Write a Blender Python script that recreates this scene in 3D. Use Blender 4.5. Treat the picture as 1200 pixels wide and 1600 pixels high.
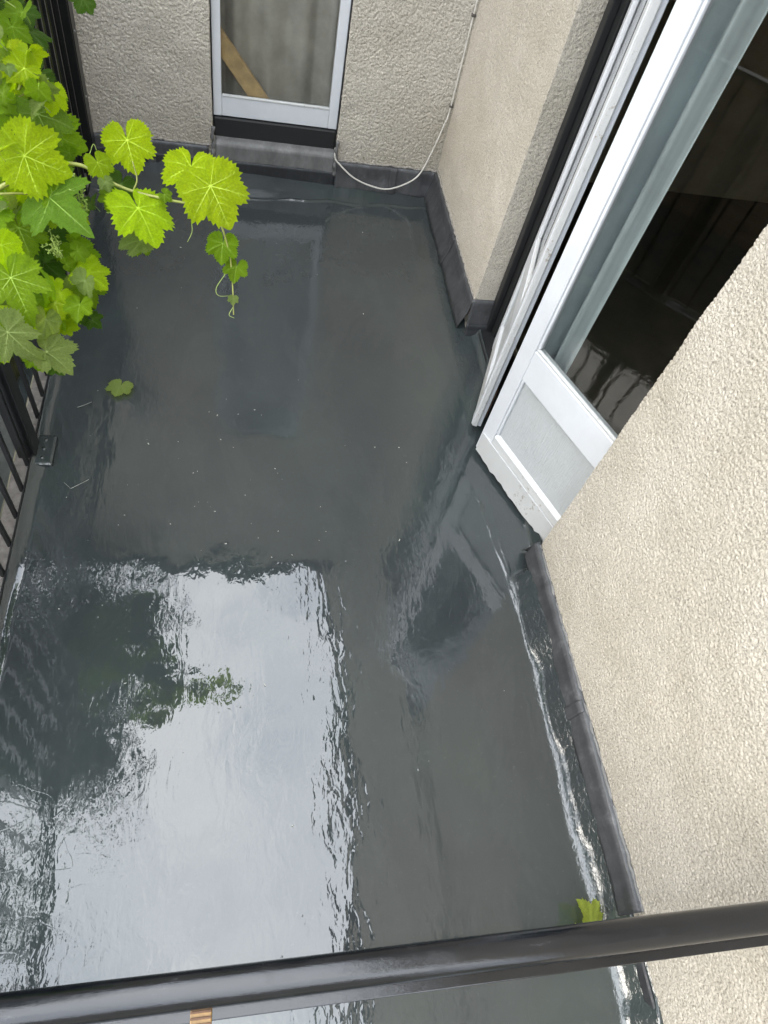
import bpy, bmesh, math, random
import numpy as np
from mathutils import Vector, Matrix

R = math.radians
scene = bpy.context.scene
for o in list(bpy.data.objects):
    bpy.data.objects.remove(o, do_unlink=True)
COL = scene.collection

# ------------------------------------------------------------------ camera
CAM_H = 2.08
FPX = 1058.0
CX, CY = 600.0, 800.0
# rows: world axes expressed in camera (right, down, forward)
M = np.array([[0.97764599, 0.0033481, 0.2102311],
              [-0.11447789, -0.83020138, 0.54558269],
              [0.17636082, -0.55745354, -0.81125977]])
cd = bpy.data.cameras.new('camera')
cam = bpy.data.objects.new('camera', cd)
COL.objects.link(cam)
cd.sensor_fit = 'HORIZONTAL'
cd.sensor_width = 36.0
cd.lens = 36.0 * FPX / 1200.0
cd.clip_start = 0.02
cd.clip_end = 2000
right, up, back = M[:, 0], -M[:, 1], -M[:, 2]
cam.matrix_world = Matrix(((right[0], up[0], back[0], 0), (right[1], up[1], back[1], 0),
                           (right[2], up[2], back[2], CAM_H), (0, 0, 0, 1)))
scene.camera = cam

# ------------------------------------------------------------------ sky + sun (bright overcast)
SUN_EL, SUN_AZ = R(33), R(262)       # azimuth clockwise from +Y: light comes from the left (-x), a little south
w = bpy.data.worlds.new('World')
scene.world = w
w.use_nodes = True
nt = w.node_tree
nt.nodes.clear()
out = nt.nodes.new('ShaderNodeOutputWorld')
bg = nt.nodes.new('ShaderNodeBackground')
sky = nt.nodes.new('ShaderNodeTexSky')
sky.sky_type = 'NISHITA'
sky.sun_disc = False
sky.sun_elevation = SUN_EL
sky.sun_rotation = SUN_AZ
sky.air_density = 1.0
sky.dust_density = 3.0
sky.ozone_density = 1.0
# a thin even cloud sheet whitens the sky
mix = nt.nodes.new('ShaderNodeMix')
mix.data_type = 'RGBA'
mix.inputs['Factor'].default_value = 0.85
tc = nt.nodes.new('ShaderNodeTexCoord')
nz = nt.nodes.new('ShaderNodeTexNoise')
nz.inputs['Scale'].default_value = 3.6
nz.inputs['Detail'].default_value = 5
cr = nt.nodes.new('ShaderNodeValToRGB')
cr.color_ramp.elements[0].position = 0.34
cr.color_ramp.elements[0].color = (7.6, 8.4, 9.6, 1)
cr.color_ramp.elements[1].position = 0.66
cr.color_ramp.elements[1].color = (13.4, 13.8, 14.2, 1)
nt.links.new(tc.outputs['Generated'], nz.inputs['Vector'])
nt.links.new(nz.outputs['Fac'], cr.inputs['Fac'])
nt.links.new(sky.outputs['Color'], mix.inputs['A'])
# standard overcast luminance: the zenith is three times as bright as the horizon
sx = nt.nodes.new('ShaderNodeSeparateXYZ')
nt.links.new(tc.outputs['Generated'], sx.inputs[0])
ov = nt.nodes.new('ShaderNodeMath'); ov.operation = 'MULTIPLY_ADD'
ov.use_clamp = False
ov.inputs[1].default_value = 1.2
ov.inputs[2].default_value = 0.6
mx0 = nt.nodes.new('ShaderNodeMath'); mx0.operation = 'MAXIMUM'
mx0.inputs[1].default_value = 0.0
nt.links.new(sx.outputs['Z'], mx0.inputs[0])
nt.links.new(mx0.outputs[0], ov.inputs[0])
vm = nt.nodes.new('ShaderNodeVectorMath'); vm.operation = 'SCALE'
nt.links.new(cr.outputs['Color'], vm.inputs[0])
nt.links.new(ov.outputs[0], vm.inputs['Scale'])
nt.links.new(vm.outputs[0], mix.inputs['B'])
nt.links.new(mix.outputs['Result'], bg.inputs['Color'])
bg.inputs['Strength'].default_value = 0.15
nt.links.new(bg.outputs['Background'], out.inputs['Surface'])

sl = bpy.data.lights.new('sun', 'SUN')
sun = bpy.data.objects.new('sun', sl)
COL.objects.link(sun)
sl.energy = 1.3
sl.angle = R(35)
sl.color = (1.0, 0.93, 0.82)
sd = Vector((math.sin(SUN_AZ) * math.cos(SUN_EL), math.cos(SUN_AZ) * math.cos(SUN_EL), math.sin(SUN_EL)))
sun.rotation_euler = sd.to_track_quat('Z', 'Y').to_euler()

vs = scene.view_settings
vs.view_transform = 'Standard'
vs.look = 'None'
vs.gamma = 1.0
vs.use_curve_mapping = False
vs.exposure = 1.06
scene.render.engine = 'CYCLES'
scene.cycles.max_bounces = 10
scene.cycles.transparent_max_bounces = 16

rng = np.random.default_rng(7)
random.seed(7)

# ------------------------------------------------------------------ helpers
def ray(px, py):
    v = np.array([px - CX, py - CY, FPX])
    return M @ (v / np.linalg.norm(v))

def along(px, py, t):
    return Vector(ray(px, py) * t + np.array([0, 0, CAM_H]))

def mesh(name, verts, faces, smooth=False):
    me = bpy.data.meshes.new(name)
    me.from_pydata([tuple(v) for v in verts], [], [tuple(f) for f in faces])
    if smooth:
        me.polygons.foreach_set('use_smooth', [True] * len(me.polygons))
    me.update()
    return me

def link(name, me, mat=None, parent=None):
    o = bpy.data.objects.new(name, me)
    COL.objects.link(o)
    if mat is not None:
        me.materials.clear()
        me.materials.append(mat)
    if parent is not None:
        o.parent = parent
    return o

def tag(o, label=None, cat=None, group=None, kind=None):
    if label: o['label'] = label
    if cat: o['category'] = cat
    if group: o['group'] = group
    if kind: o['kind'] = kind
    return o

def empty(name, loc, rz=0.0):
    o = bpy.data.objects.new(name, None)
    COL.objects.link(o)
    o.location = loc
    o.rotation_euler = (0, 0, rz)
    o.empty_display_size = 0.1
    return o

def box_mesh(name, x0, x1, y0, y1, z0, z1, bevel=0.0, seg=2):
    bm = bmesh.new()
    bmesh.ops.create_cube(bm, size=1.0)
    for v in bm.verts:
        v.co = Vector((x0 + (v.co.x + .5) * (x1 - x0), y0 + (v.co.y + .5) * (y1 - y0), z0 + (v.co.z + .5) * (z1 - z0)))
    if bevel > 0:
        bmesh.ops.bevel(bm, geom=list(bm.edges), offset=bevel, segments=seg, affect='EDGES', profile=0.5)
    me = bpy.data.meshes.new(name)
    bm.to_mesh(me)
    bm.free()
    return me

def box(name, x0, x1, y0, y1, z0, z1, mat, parent=None, bevel=0.0):
    return link(name, box_mesh(name, x0, x1, y0, y1, z0, z1, bevel), mat, parent)

def tube_data(pts, rad, sides=8):
    pts = [Vector(p) for p in pts]
    n = len(pts)
    rads = rad if hasattr(rad, '__len__') else [rad] * n
    vs_, fs = [], []
    prev = None
    for i, p in enumerate(pts):
        d = (pts[min(i + 1, n - 1)] - pts[max(i - 1, 0)]).normalized()
        if prev is None:
            a = d.orthogonal().normalized()
        else:
            a = (prev - d * prev.dot(d))
            a = a.normalized() if a.length > 1e-6 else d.orthogonal().normalized()
        prev = a
        b = d.cross(a)
        for k in range(sides):
            an = 2 * math.pi * k / sides
            vs_.append(p + (a * math.cos(an) + b * math.sin(an)) * rads[i])
    for i in range(n - 1):
        for k in range(sides):
            k2 = (k + 1) % sides
            fs.append((i * sides + k, i * sides + k2, (i + 1) * sides + k2, (i + 1) * sides + k))
    fs.append(tuple(range(sides - 1, -1, -1)))
    fs.append(tuple((n - 1) * sides + k for k in range(sides)))
    return vs_, fs

def spline(pts, per=8):
    P = [Vector(p) for p in pts]
    P = [P[0] * 2 - P[1]] + P + [P[-1] * 2 - P[-2]]
    res = []
    for i in range(1, len(P) - 2):
        for k in range(per):
            t = k / per
            a, b, c, d = P[i - 1], P[i], P[i + 1], P[i + 2]
            res.append(0.5 * ((2 * b) + (c - a) * t + (2 * a - 5 * b + 4 * c - d) * t * t + (3 * b - a - 3 * c + d) * t ** 3))
    res.append(P[-2])
    return res

def tube(name, pts, rad, mat, parent=None, sides=8):
    v, f = tube_data(pts, rad, sides)
    return link(name, mesh(name, v, f, True), mat, parent)

def bandnoise(nx, ny, dx, dy, lam, bw, seed):
    """unit-variance band-passed random field, wavelength about lam metres"""
    r = np.random.default_rng(seed)
    a = r.standard_normal((nx, ny))
    fx = np.fft.fftfreq(nx, dx)[:, None]
    fy = np.fft.fftfreq(ny, dy)[None, :]
    f = np.sqrt(fx * fx + fy * fy)
    h = np.exp(-((f - 1 / lam) / (bw / lam)) ** 2)
    b = np.fft.ifft2(np.fft.fft2(a) * h).real
    return b / (b.std() + 1e-9)

def waves(X, Y, lam, seed, n=60):
    """sum of random plane waves of wavelength about lam, unit variance, any sampling"""
    r = np.random.default_rng(seed)
    Z = np.zeros(np.broadcast(X, Y).shape)
    for _ in range(n):
        k = 2 * math.pi / (lam * r.uniform(0.6, 1.7))
        a, p = r.uniform(0, 2 * math.pi, 2)
        Z = Z + np.sin(k * (math.cos(a) * X + math.sin(a) * Y) + p)
    return Z * math.sqrt(2.0 / n)

def grid_mesh(name, V, smooth=True):
    """V: (nx, ny, 3) array of points"""
    nx, ny = V.shape[:2]
    me = bpy.data.meshes.new(name)
    idx = np.arange(nx * ny).reshape(nx, ny)
    q = np.stack([idx[:-1, :-1], idx[1:, :-1], idx[1:, 1:], idx[:-1, 1:]], -1).reshape(-1)
    nf = (nx - 1) * (ny - 1)
    me.vertices.add(nx * ny)
    me.vertices.foreach_set('co', V.reshape(-1).astype(np.float32))
    me.loops.add(nf * 4)
    me.loops.foreach_set('vertex_index', q.astype(np.int32))
    me.polygons.add(nf)
    me.polygons.foreach_set('loop_start', np.arange(0, nf * 4, 4, dtype=np.int32))
    me.polygons.foreach_set('loop_total', np.full(nf, 4, dtype=np.int32))
    me.polygons.foreach_set('use_smooth', np.ones(nf, dtype=bool))
    me.update(calc_edges=True)
    me.validate()
    return me

def join_into(me_list, name):
    bm = bmesh.new()
    for m in me_list:
        bm.from_mesh(m)
    me = bpy.data.meshes.new(name)
    bm.to_mesh(me)
    bm.free()
    return me

# ------------------------------------------------------------------ materials
def new_mat(name):
    m = bpy.data.materials.new(name)
    m.use_nodes = True
    t = m.node_tree
    p = t.nodes['Principled BSDF']
    return m, t, p

def N(t, typ, **kw):
    n = t.nodes.new(typ)
    for k, v in kw.items():
        if k in n.inputs:
            n.inputs[k].default_value = v
        else:
            setattr(n, k, v)
    return n

def ramp(t, src, stops):
    n = t.nodes.new('ShaderNodeValToRGB')
    e = n.color_ramp.elements
    while len(e) > len(stops):
        e.remove(e[-1])
    while len(e) < len(stops):
        e.new(0.5)
    for i, (p, c) in enumerate(stops):
        e[i].position = p
        e[i].color = c if len(c) == 4 else (*c, 1)
    t.links.new(src, n.inputs['Fac'])
    return n.outputs['Color']

def coords(t, scale=(1, 1, 1)):
    g = t.nodes.new('ShaderNodeNewGeometry')
    mp = t.nodes.new('ShaderNodeMapping')
    mp.inputs['Scale'].default_value = scale
    t.links.new(g.outputs['Position'], mp.inputs['Vector'])
    return mp.outputs['Vector']

def noise(t, vec, scale, detail=2, rough=0.5, dist=0.0):
    n = N(t, 'ShaderNodeTexNoise', Scale=scale, Detail=detail, Roughness=rough, Distortion=dist)
    t.links.new(vec, n.inputs['Vector'])
    return n.outputs['Fac']

def mathn(t, op, a, b=None, clamp=False):
    n = t.nodes.new('ShaderNodeMath')
    n.operation = op
    n.use_clamp = clamp
    for i, v in enumerate((a, b)):
        if v is None: continue
        if isinstance(v, (int, float)): n.inputs[i].default_value = v
        else: t.links.new(v, n.inputs[i])
    return n.outputs[0]

def mixc(t, fac, a, b, blend='MIX'):
    n = t.nodes.new('ShaderNodeMix')
    n.data_type = 'RGBA'
    n.blend_type = blend
    for nm, v in (('Factor', fac), ('A', a), ('B', b)):
        s = n.inputs[nm] if nm == 'Factor' else [i for i in n.inputs if i.name == nm and i.type == 'RGBA'][0]
        if isinstance(v, (int, float)): s.default_value = v
        elif isinstance(v, tuple): s.default_value = v if len(v) == 4 else (*v, 1)
        else: t.links.new(v, s)
    return [o for o in n.outputs if o.type == 'RGBA'][0]

def bump(t, h, strength=1.0, dist=1.0, normal=None):
    n = N(t, 'ShaderNodeBump', Strength=strength, Distance=dist)
    t.links.new(h, n.inputs['Height'])
    if normal is not None:
        t.links.new(normal, n.inputs['Normal'])
    return n.outputs['Normal']

def mat_render(name, base, dirt=0.0, dirtz=(0.0, 0.5), seed=0.0):
    m, t, p = new_mat(name)
    c = coords(t)
    n1 = noise(t, c, 190, 2, 0.55)
    n2 = noise(t, c, 2.3, 4, 0.6)
    n3 = noise(t, c, 480, 2, 0.6)
    b = base
    col = ramp(t, n1, [(0.30, tuple(x * 0.58 for x in b)), (0.44, tuple(x * 0.93 for x in b)), (0.56, tuple(x * 1.06 for x in b)), (0.72, tuple(min(1, x * 1.24) for x in b))])
    big = ramp(t, n2, [(0.3, (0.86, 0.85, 0.82)), (0.6, (1.0, 1.0, 1.0))])
    col = mixc(t, 1.0, col, big, 'MULTIPLY')
    # scattered faint rusty / brown marks
    n4 = noise(t, c, 5.0, 5, 0.7)
    marks = ramp(t, n4, [(0.66, (0, 0, 0)), (0.78, (1, 1, 1))])
    col = mixc(t, mathn(t, 'MULTIPLY', marks, 0.35), col, (0.36, 0.25, 0.15))
    if dirt > 0:
        g = t.nodes.new('ShaderNodeNewGeometry')
        s = t.nodes.new('ShaderNodeSeparateXYZ')
        t.links.new(g.outputs['Position'], s.inputs[0])
        mr = N(t, 'ShaderNodeMapRange')
        mr.inputs['From Min'].default_value = dirtz[1]
        mr.inputs['From Max'].default_value = dirtz[0]
        t.links.new(s.outputs['Z'], mr.inputs['Value'])
        n5 = noise(t, c, 6.0, 6, 0.7)
        d = mathn(t, 'MULTIPLY', mr.outputs[0], ramp(t, n5, [(0.3, (0, 0, 0)), (0.7, (1, 1, 1))]), True)
        n6 = noise(t, c, 220, 2, 0.6)
        d = mathn(t, 'MULTIPLY', d, ramp(t, n6, [(0.35, (1, 1, 1)), (0.65, (0.35, 0.35, 0.35))]))
        col = mixc(t, mathn(t, 'MULTIPLY', d, dirt, True), col, (0.10, 0.088, 0.072))
    t.links.new(col, p.inputs['Base Color'])
    p.inputs['Roughness'].default_value = 0.92
    p.inputs['Specular IOR Level'].default_value = 0.25
    hgt = mathn(t, 'ADD', mathn(t, 'MULTIPLY', n1, 0.0045), mathn(t, 'MULTIPLY', n3, 0.0012))
    t.links.new(bump(t, hgt, 0.9, 1.0), p.inputs['Normal'])
    return m

MAT = {}
MAT['render_warm'] = mat_render('render_warm', (0.555, 0.515, 0.445))
MAT['render_back'] = mat_render('render_back', (0.555, 0.515, 0.445), 0.30, (0.05, 0.6))
MAT['render_plain'] = mat_render('render_plain', (0.555, 0.515, 0.445))

def mat_resin(name):
    m, t, p = new_mat(name)
    c = coords(t)
    n1 = noise(t, c, 1.6, 4, 0.55)
    col = ramp(t, n1, [(0.32, (0.032, 0.038, 0.041)), (0.5, (0.037, 0.045, 0.047)), (0.68, (0.041, 0.053, 0.052))])
    n2 = noise(t, c, 60, 4, 0.7)
    col = mixc(t, mathn(t, 'MULTIPLY', ramp(t, n2, [(0.62, (0, 0, 0)), (0.8, (1, 1, 1))]), 0.3), col, (0.11, 0.12, 0.12))
    film = mathn(t, 'MULTIPLY', ramp(t, noise(t, coords(t, (1.0, 0.45, 1.0)), 4.2, 6, 0.68, 0.5), [(0.50, (0, 0, 0)), (0.56, (1, 1, 1)), (0.72, (0.4, 0.4, 0.4))]), 0.07)
    col = mixc(t, film, col, (0.085, 0.094, 0.094))
    t.links.new(col, p.inputs['Base Color'])
    # the coat is wet and mirror-smooth by the front railing, duller where it has dried towards the back
    g = t.nodes.new('ShaderNodeNewGeometry')
    sp = t.nodes.new('ShaderNodeSeparateXYZ')
    t.links.new(g.outputs['Position'], sp.inputs[0])
    mr = N(t, 'ShaderNodeMapRange')
    mr.interpolation_type = 'SMOOTHSTEP'
    mr.inputs['From Min'].default_value = 1.15
    mr.inputs['From Max'].default_value = 2.3
    wob = mathn(t, 'MULTIPLY', mathn(t, 'SUBTRACT', noise(t, c, 2.2, 4, 0.6), 0.5), 1.4)
    t.links.new(mathn(t, 'ADD', sp.outputs['Y'], wob), mr.inputs['Value'])
    dry = mr.outputs[0]
    rg = mathn(t, 'ADD', mathn(t, 'MULTIPLY', dry, 0.075), mathn(t, 'MULTIPLY', ramp(t, noise(t, c, 3.5, 4, 0.6), [(0.45, (0, 0, 0)), (0.85, (1, 1, 1))]), 0.03))
    t.links.new(rg, p.inputs['Roughness'])
    p.inputs['IOR'].default_value = 1.8
    cs = coords(t, (1.0, 0.33, 1.0))                    # roller marks run away from the camera
    cs2 = coords(t, (1.0, 0.6, 1.0))
    patch = ramp(t, noise(t, c, 2.6, 3, 0.55), [(0.36, (0.14, 0.14, 0.14)), (0.62, (1, 1, 1))])
    a = mathn(t, 'MULTIPLY', noise(t, c, 3.6, 2, 0.5), 0.0034)
    b = mathn(t, 'MULTIPLY', noise(t, cs, 19, 2, 0.5, 1.2), 0.00060)
    d = mathn(t, 'MULTIPLY', mathn(t, 'MULTIPLY', noise(t, cs2, 46, 2, 0.5, 0.9), 0.00050), patch)
    # sparse pin-head pimples cured into the coat
    vo = N(t, 'ShaderNodeTexVoronoi', Scale=26.0)
    t.links.new(c, vo.inputs['Vector'])
    rnd = ramp(t, vo.outputs['Color'], [(0.80, (0, 0, 0)), (0.82, (1, 1, 1))])
    dot = ramp(t, vo.outputs['Distance'], [(0.0, (1, 1, 1)), (0.10, (0, 0, 0))])
    e = mathn(t, 'MULTIPLY', mathn(t, 'MULTIPLY', rnd, dot), 0.0007)
    st = mathn(t, 'MULTIPLY', mathn(t, 'MULTIPLY', noise(t, coords(t, (1.0, 0.22, 1.0)), 70, 2, 0.5, 0.8), 0.00030), mathn(t, 'ADD', mathn(t, 'MULTIPLY', dry, 0.75), 0.25))
    # a few long wrinkles where the film has skinned over
    wr = ramp(t, noise(t, c, 5.5, 1, 0.4, 1.6), [(0.485, (0, 0, 0)), (0.5, (1, 1, 1)), (0.515, (0, 0, 0))])
    wr = mathn(t, 'MULTIPLY', mathn(t, 'MULTIPLY', wr, ramp(t, noise(t, c, 1.7, 2), [(0.55, (0, 0, 0)), (0.66, (1, 1, 1))])), 0.00008)
    h = mathn(t, 'ADD', mathn(t, 'ADD', mathn(t, 'ADD', a, b), mathn(t, 'ADD', d, e)), mathn(t, 'ADD', st, wr))
    # the coved edge was brushed on by hand and is rougher
    mr2 = N(t, 'ShaderNodeMapRange')
    mr2.inputs['From Min'].default_value = 0.955
    mr2.inputs['From Max'].default_value = 0.975
    t.links.new(sp.outputs['X'], mr2.inputs['Value'])
    br = mathn(t, 'MULTIPLY', mathn(t, 'MULTIPLY', noise(t, coords(t, (1.0, 0.7, 1.0)), 75, 3, 0.6, 0.7), 0.0015), mr2.outputs[0])
    h = mathn(t, 'ADD', h, br)
    t.links.new(bump(t, h, 1.0, 1.0), p.inputs['Normal'])
    return m
MAT['resin'] = mat_resin('resin')
MAT['resin_dull'] = None

def mat_lead(name, base=(0.062, 0.064, 0.068), bright=(0.19, 0.193, 0.198), rough=0.40):
    m, t, p = new_mat(name)
    c = coords(t, (1, 1, 0.5))
    n = noise(t, c, 14, 6, 0.7)
    n2 = noise(t, c, 70, 4, 0.7)
    col = ramp(t, n, [(0.35, base), (0.6, tuple(x * 1.5 for x in base)), (0.78, bright)])
    col = mixc(t, mathn(t, 'MULTIPLY', ramp(t, n2, [(0.55, (0, 0, 0)), (0.75, (1, 1, 1))]), 0.4), col, bright)
    t.links.new(col, p.inputs['Base Color'])
    p.inputs['Metallic'].default_value = 0.35
    t.links.new(ramp(t, n2, [(0.3, (rough - .1,) * 3), (0.7, (rough + .2,) * 3)]), p.inputs['Roughness'])
    h = mathn(t, 'ADD', mathn(t, 'MULTIPLY', noise(t, coords(t), 7, 1), 0.004), mathn(t, 'MULTIPLY', n2, 0.0006))
    t.links.new(bump(t, h, 0.6, 1.0), p.inputs['Normal'])
    return m
MAT['lead'] = mat_lead('lead')
MAT['resin_dull'] = mat_lead('resin_dull', (0.026, 0.028, 0.031), (0.075, 0.08, 0.085), 0.45)
MAT['lead_pale'] = mat_lead('lead_pale', (0.15, 0.15, 0.148), (0.36, 0.36, 0.35), 0.6)

def mat_paint(name, base, rough=0.35, flake=None, grain=0.0, flake_amt=0.0):
    m, t, p = new_mat(name)
    c = coords(t)
    n = noise(t, c, 9, 5, 0.65)
    col = ramp(t, n, [(0.3, tuple(x * 0.93 for x in base)), (0.65, base)])
    n3 = noise(t, c, 55, 5, 0.75)
    if flake is not None:
        f = ramp(t, n3, [(0.72 - flake_amt, (0, 0, 0)), (0.75 - flake_amt, (1, 1, 1))])
        f2 = ramp(t, noise(t, c, 4, 3, 0.6), [(0.5, (0, 0, 0)), (0.6, (1, 1, 1))])
        fm = mathn(t, 'MULTIPLY', f, f2)
        col = mixc(t, fm, col, flake)
    t.links.new(col, p.inputs['Base Color'])
    p.inputs['Roughness'].default_value = rough
    h = mathn(t, 'MULTIPLY', n3, 0.0006)
    if grain > 0:
        cg = coords(t, (1, 1, 0.08))
        h = mathn(t, 'ADD', h, mathn(t, 'MULTIPLY', noise(t, cg, 190, 5, 0.8), grain))
    t.links.new(bump(t, h, 0.8, 1.0), p.inputs['Normal'])
    return m
MAT['white'] = mat_paint('white_paint', (0.70, 0.725, 0.76), 0.32, (0.50, 0.48, 0.44), 0.0, 0.02)
MAT['white_old'] = mat_paint('white_paint_crazed', (0.60, 0.63, 0.64), 0.45, (0.42, 0.41, 0.38), 0.009, 0.05)
MAT['white_worn'] = mat_paint('white_paint_worn', (0.60, 0.61, 0.61), 0.5, (0.34, 0.31, 0.27), 0.001, 0.14)
MAT['black'] = mat_paint('black_paint', (0.012, 0.013, 0.014), 0.30, (0.05, 0.05, 0.052), 0.0, 0.0)
MAT['black_frame'] = mat_paint('black_frame', (0.016, 0.017, 0.018), 0.45, (0.06, 0.06, 0.06), 0.0, 0.05)

def mat_rail():
    m, t, p = new_mat('rail_paint')
    c = coords(t, (0.25, 1, 1))
    n = noise(t, c, 60, 6, 0.75)
    n2 = noise(t, coords(t), 9, 5, 0.7)
    col = ramp(t, n, [(0.4, (0.004, 0.005, 0.007)), (0.62, (0.008, 0.009, 0.012)), (0.82, (0.05, 0.05, 0.056))])
    t.links.new(col, p.inputs['Base Color'])
    t.links.new(ramp(t, n2, [(0.35, (0.05,) * 3), (0.6, (0.12,) * 3), (0.75, (0.32,) * 3)]), p.inputs['Roughness'])
    p.inputs['IOR'].default_value = 1.62
    t.links.new(bump(t, mathn(t, 'MULTIPLY', n, 0.0012), 0.5, 1.0), p.inputs['Normal'])
    return m
MAT['rail'] = mat_rail()

def mat_simple(name, base, rough=0.6, nscale=20, var=0.2, bumpamt=0.0, spec=0.5, metal=0.0):
    m, t, p = new_mat(name)
    c = coords(t)
    n = noise(t, c, nscale, 5, 0.65)
    col = ramp(t, n, [(0.3, tuple(x * (1 - var) for x in base)), (0.7, tuple(min(1, x * (1 + var)) for x in base))])
    t.links.new(col, p.inputs['Base Color'])
    p.inputs['Roughness'].default_value = rough
    p.inputs['Specular IOR Level'].default_value = spec
    p.inputs['Metallic'].default_value = metal
    if bumpamt:
        t.links.new(bump(t, mathn(t, 'MULTIPLY', n, bumpamt), 1.0, 1.0), p.inputs['Normal'])
    return m
MAT['concrete'] = mat_simple('concrete', (0.17, 0.155, 0.14), 0.8, 40, 0.35, 0.002)
MAT['cable'] = mat_simple('cable', (0.62, 0.60, 0.55), 0.5, 40, 0.15)
MAT['clip'] = mat_simple('clip', (0.10, 0.09, 0.08), 0.6)
MAT['timber'] = mat_simple('timber', (0.58, 0.40, 0.20), 0.6, 14, 0.3, 0.001)
MAT['curtain'] = mat_simple('curtain', (0.46, 0.425, 0.385), 0.9, 5, 0.25)
MAT['curtain_blue'] = mat_simple('curtain_blue', (0.46, 0.52, 0.545), 0.9, 4, 0.15)
MAT['room'] = mat_simple('room', (0.50, 0.46, 0.33), 0.8, 3, 0.2)
MAT['room_floor'] = mat_simple('room_floor', (0.07, 0.058, 0.036), 0.5, 6, 0.3)
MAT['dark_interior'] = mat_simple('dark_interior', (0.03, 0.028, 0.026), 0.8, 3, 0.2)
MAT['bark'] = mat_simple('bark', (0.10, 0.075, 0.055), 0.9, 18, 0.4, 0.01)
MAT['cane'] = mat_simple('cane', (0.24, 0.26, 0.06), 0.5, 40, 0.3)
MAT['tendril'] = mat_simple('tendril', (0.30, 0.40, 0.09), 0.5, 60, 0.2)
MAT['soil'] = mat_simple('soil', (0.07, 0.065, 0.04), 0.95, 2, 0.4, 0.01)
MAT['amber'] = mat_simple('amber', (0.28, 0.16, 0.045), 0.35, 90, 0.3)
MAT['debris'] = mat_simple('debris', (0.45, 0.46, 0.42), 0.7, 60, 0.3)
MAT['tile'] = mat_simple('tile', (0.25, 0.12, 0.08), 0.8, 12, 0.3, 0.004)
MAT['rust'] = mat_simple('rust', (0.14, 0.08, 0.05), 0.8, 60, 0.4)
MAT['steel'] = mat_simple('steel', (0.55, 0.56, 0.57), 0.3, 60, 0.2, 0, 0.5, 0.9)

def mat_glass():
    m = bpy.data.materials.new('glass')
    m.use_nodes = True
    t = m.node_tree
    t.nodes.clear()
    o = t.nodes.new('ShaderNodeOutputMaterial')
    mx = t.nodes.new('ShaderNodeMixShader')
    tr = N(t, 'ShaderNodeBsdfTransparent')
    tr.inputs['Color'].default_value = (0.89, 0.90, 0.885, 1)
    gl = N(t, 'ShaderNodeBsdfGlossy', Roughness=0.0)
    c = coords(t)
    nn = bump(t, mathn(t, 'MULTIPLY', noise(t, c, 3.0, 2, 0.4), 0.00025), 1.0, 1.0)
    t.links.new(nn, gl.inputs['Normal'])
    ge = t.nodes.new('ShaderNodeNewGeometry')
    dt = t.nodes.new('ShaderNodeVectorMath')
    dt.operation = 'DOT_PRODUCT'
    t.links.new(ge.outputs['Incoming'], dt.inputs[0])
    t.links.new(ge.outputs['Normal'], dt.inputs[1])
    co = mathn(t, 'ABSOLUTE', dt.outputs['Value'])
    f5 = mathn(t, 'POWER', mathn(t, 'SUBTRACT', 1.0, co, True), 5.0)
    fr = mathn(t, 'ADD', 0.043, mathn(t, 'MULTIPLY', f5, 0.957), True)
    t.links.new(fr, mx.inputs[0])
    t.links.new(tr.outputs[0], mx.inputs[1])
    t.links.new(gl.outputs[0], mx.inputs[2])
    t.links.new(mx.outputs[0], o.inputs['Surface'])
    return m
MAT['glass'] = mat_glass()

def mat_brick():
    m, t, p = new_mat('brick')
    g = t.nodes.new('ShaderNodeNewGeometry')
    s = t.nodes.new('ShaderNodeSeparateXYZ')
    t.links.new(g.outputs['Position'], s.inputs[0])
    cmb = t.nodes.new('ShaderNodeCombineXYZ')
    t.links.new(s.outputs['Y'], cmb.inputs[0])
    t.links.new(s.outputs['Z'], cmb.inputs[1])
    b = N(t, 'ShaderNodeTexBrick', Scale=4.6)
    b.inputs['Color1'].default_value = (0.20, 0.13, 0.08, 1)
    b.inputs['Color2'].default_value = (0.27, 0.18, 0.11, 1)
    b.inputs['Mortar'].default_value = (0.30, 0.28, 0.24, 1)
    b.inputs['Mortar Size'].default_value = 0.02
    t.links.new(cmb.outputs[0], b.inputs['Vector'])
    t.links.new(b.outputs['Color'], p.inputs['Base Color'])
    p.inputs['Roughness'].default_value = 0.9
    return m
MAT['brick'] = mat_brick()

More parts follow.
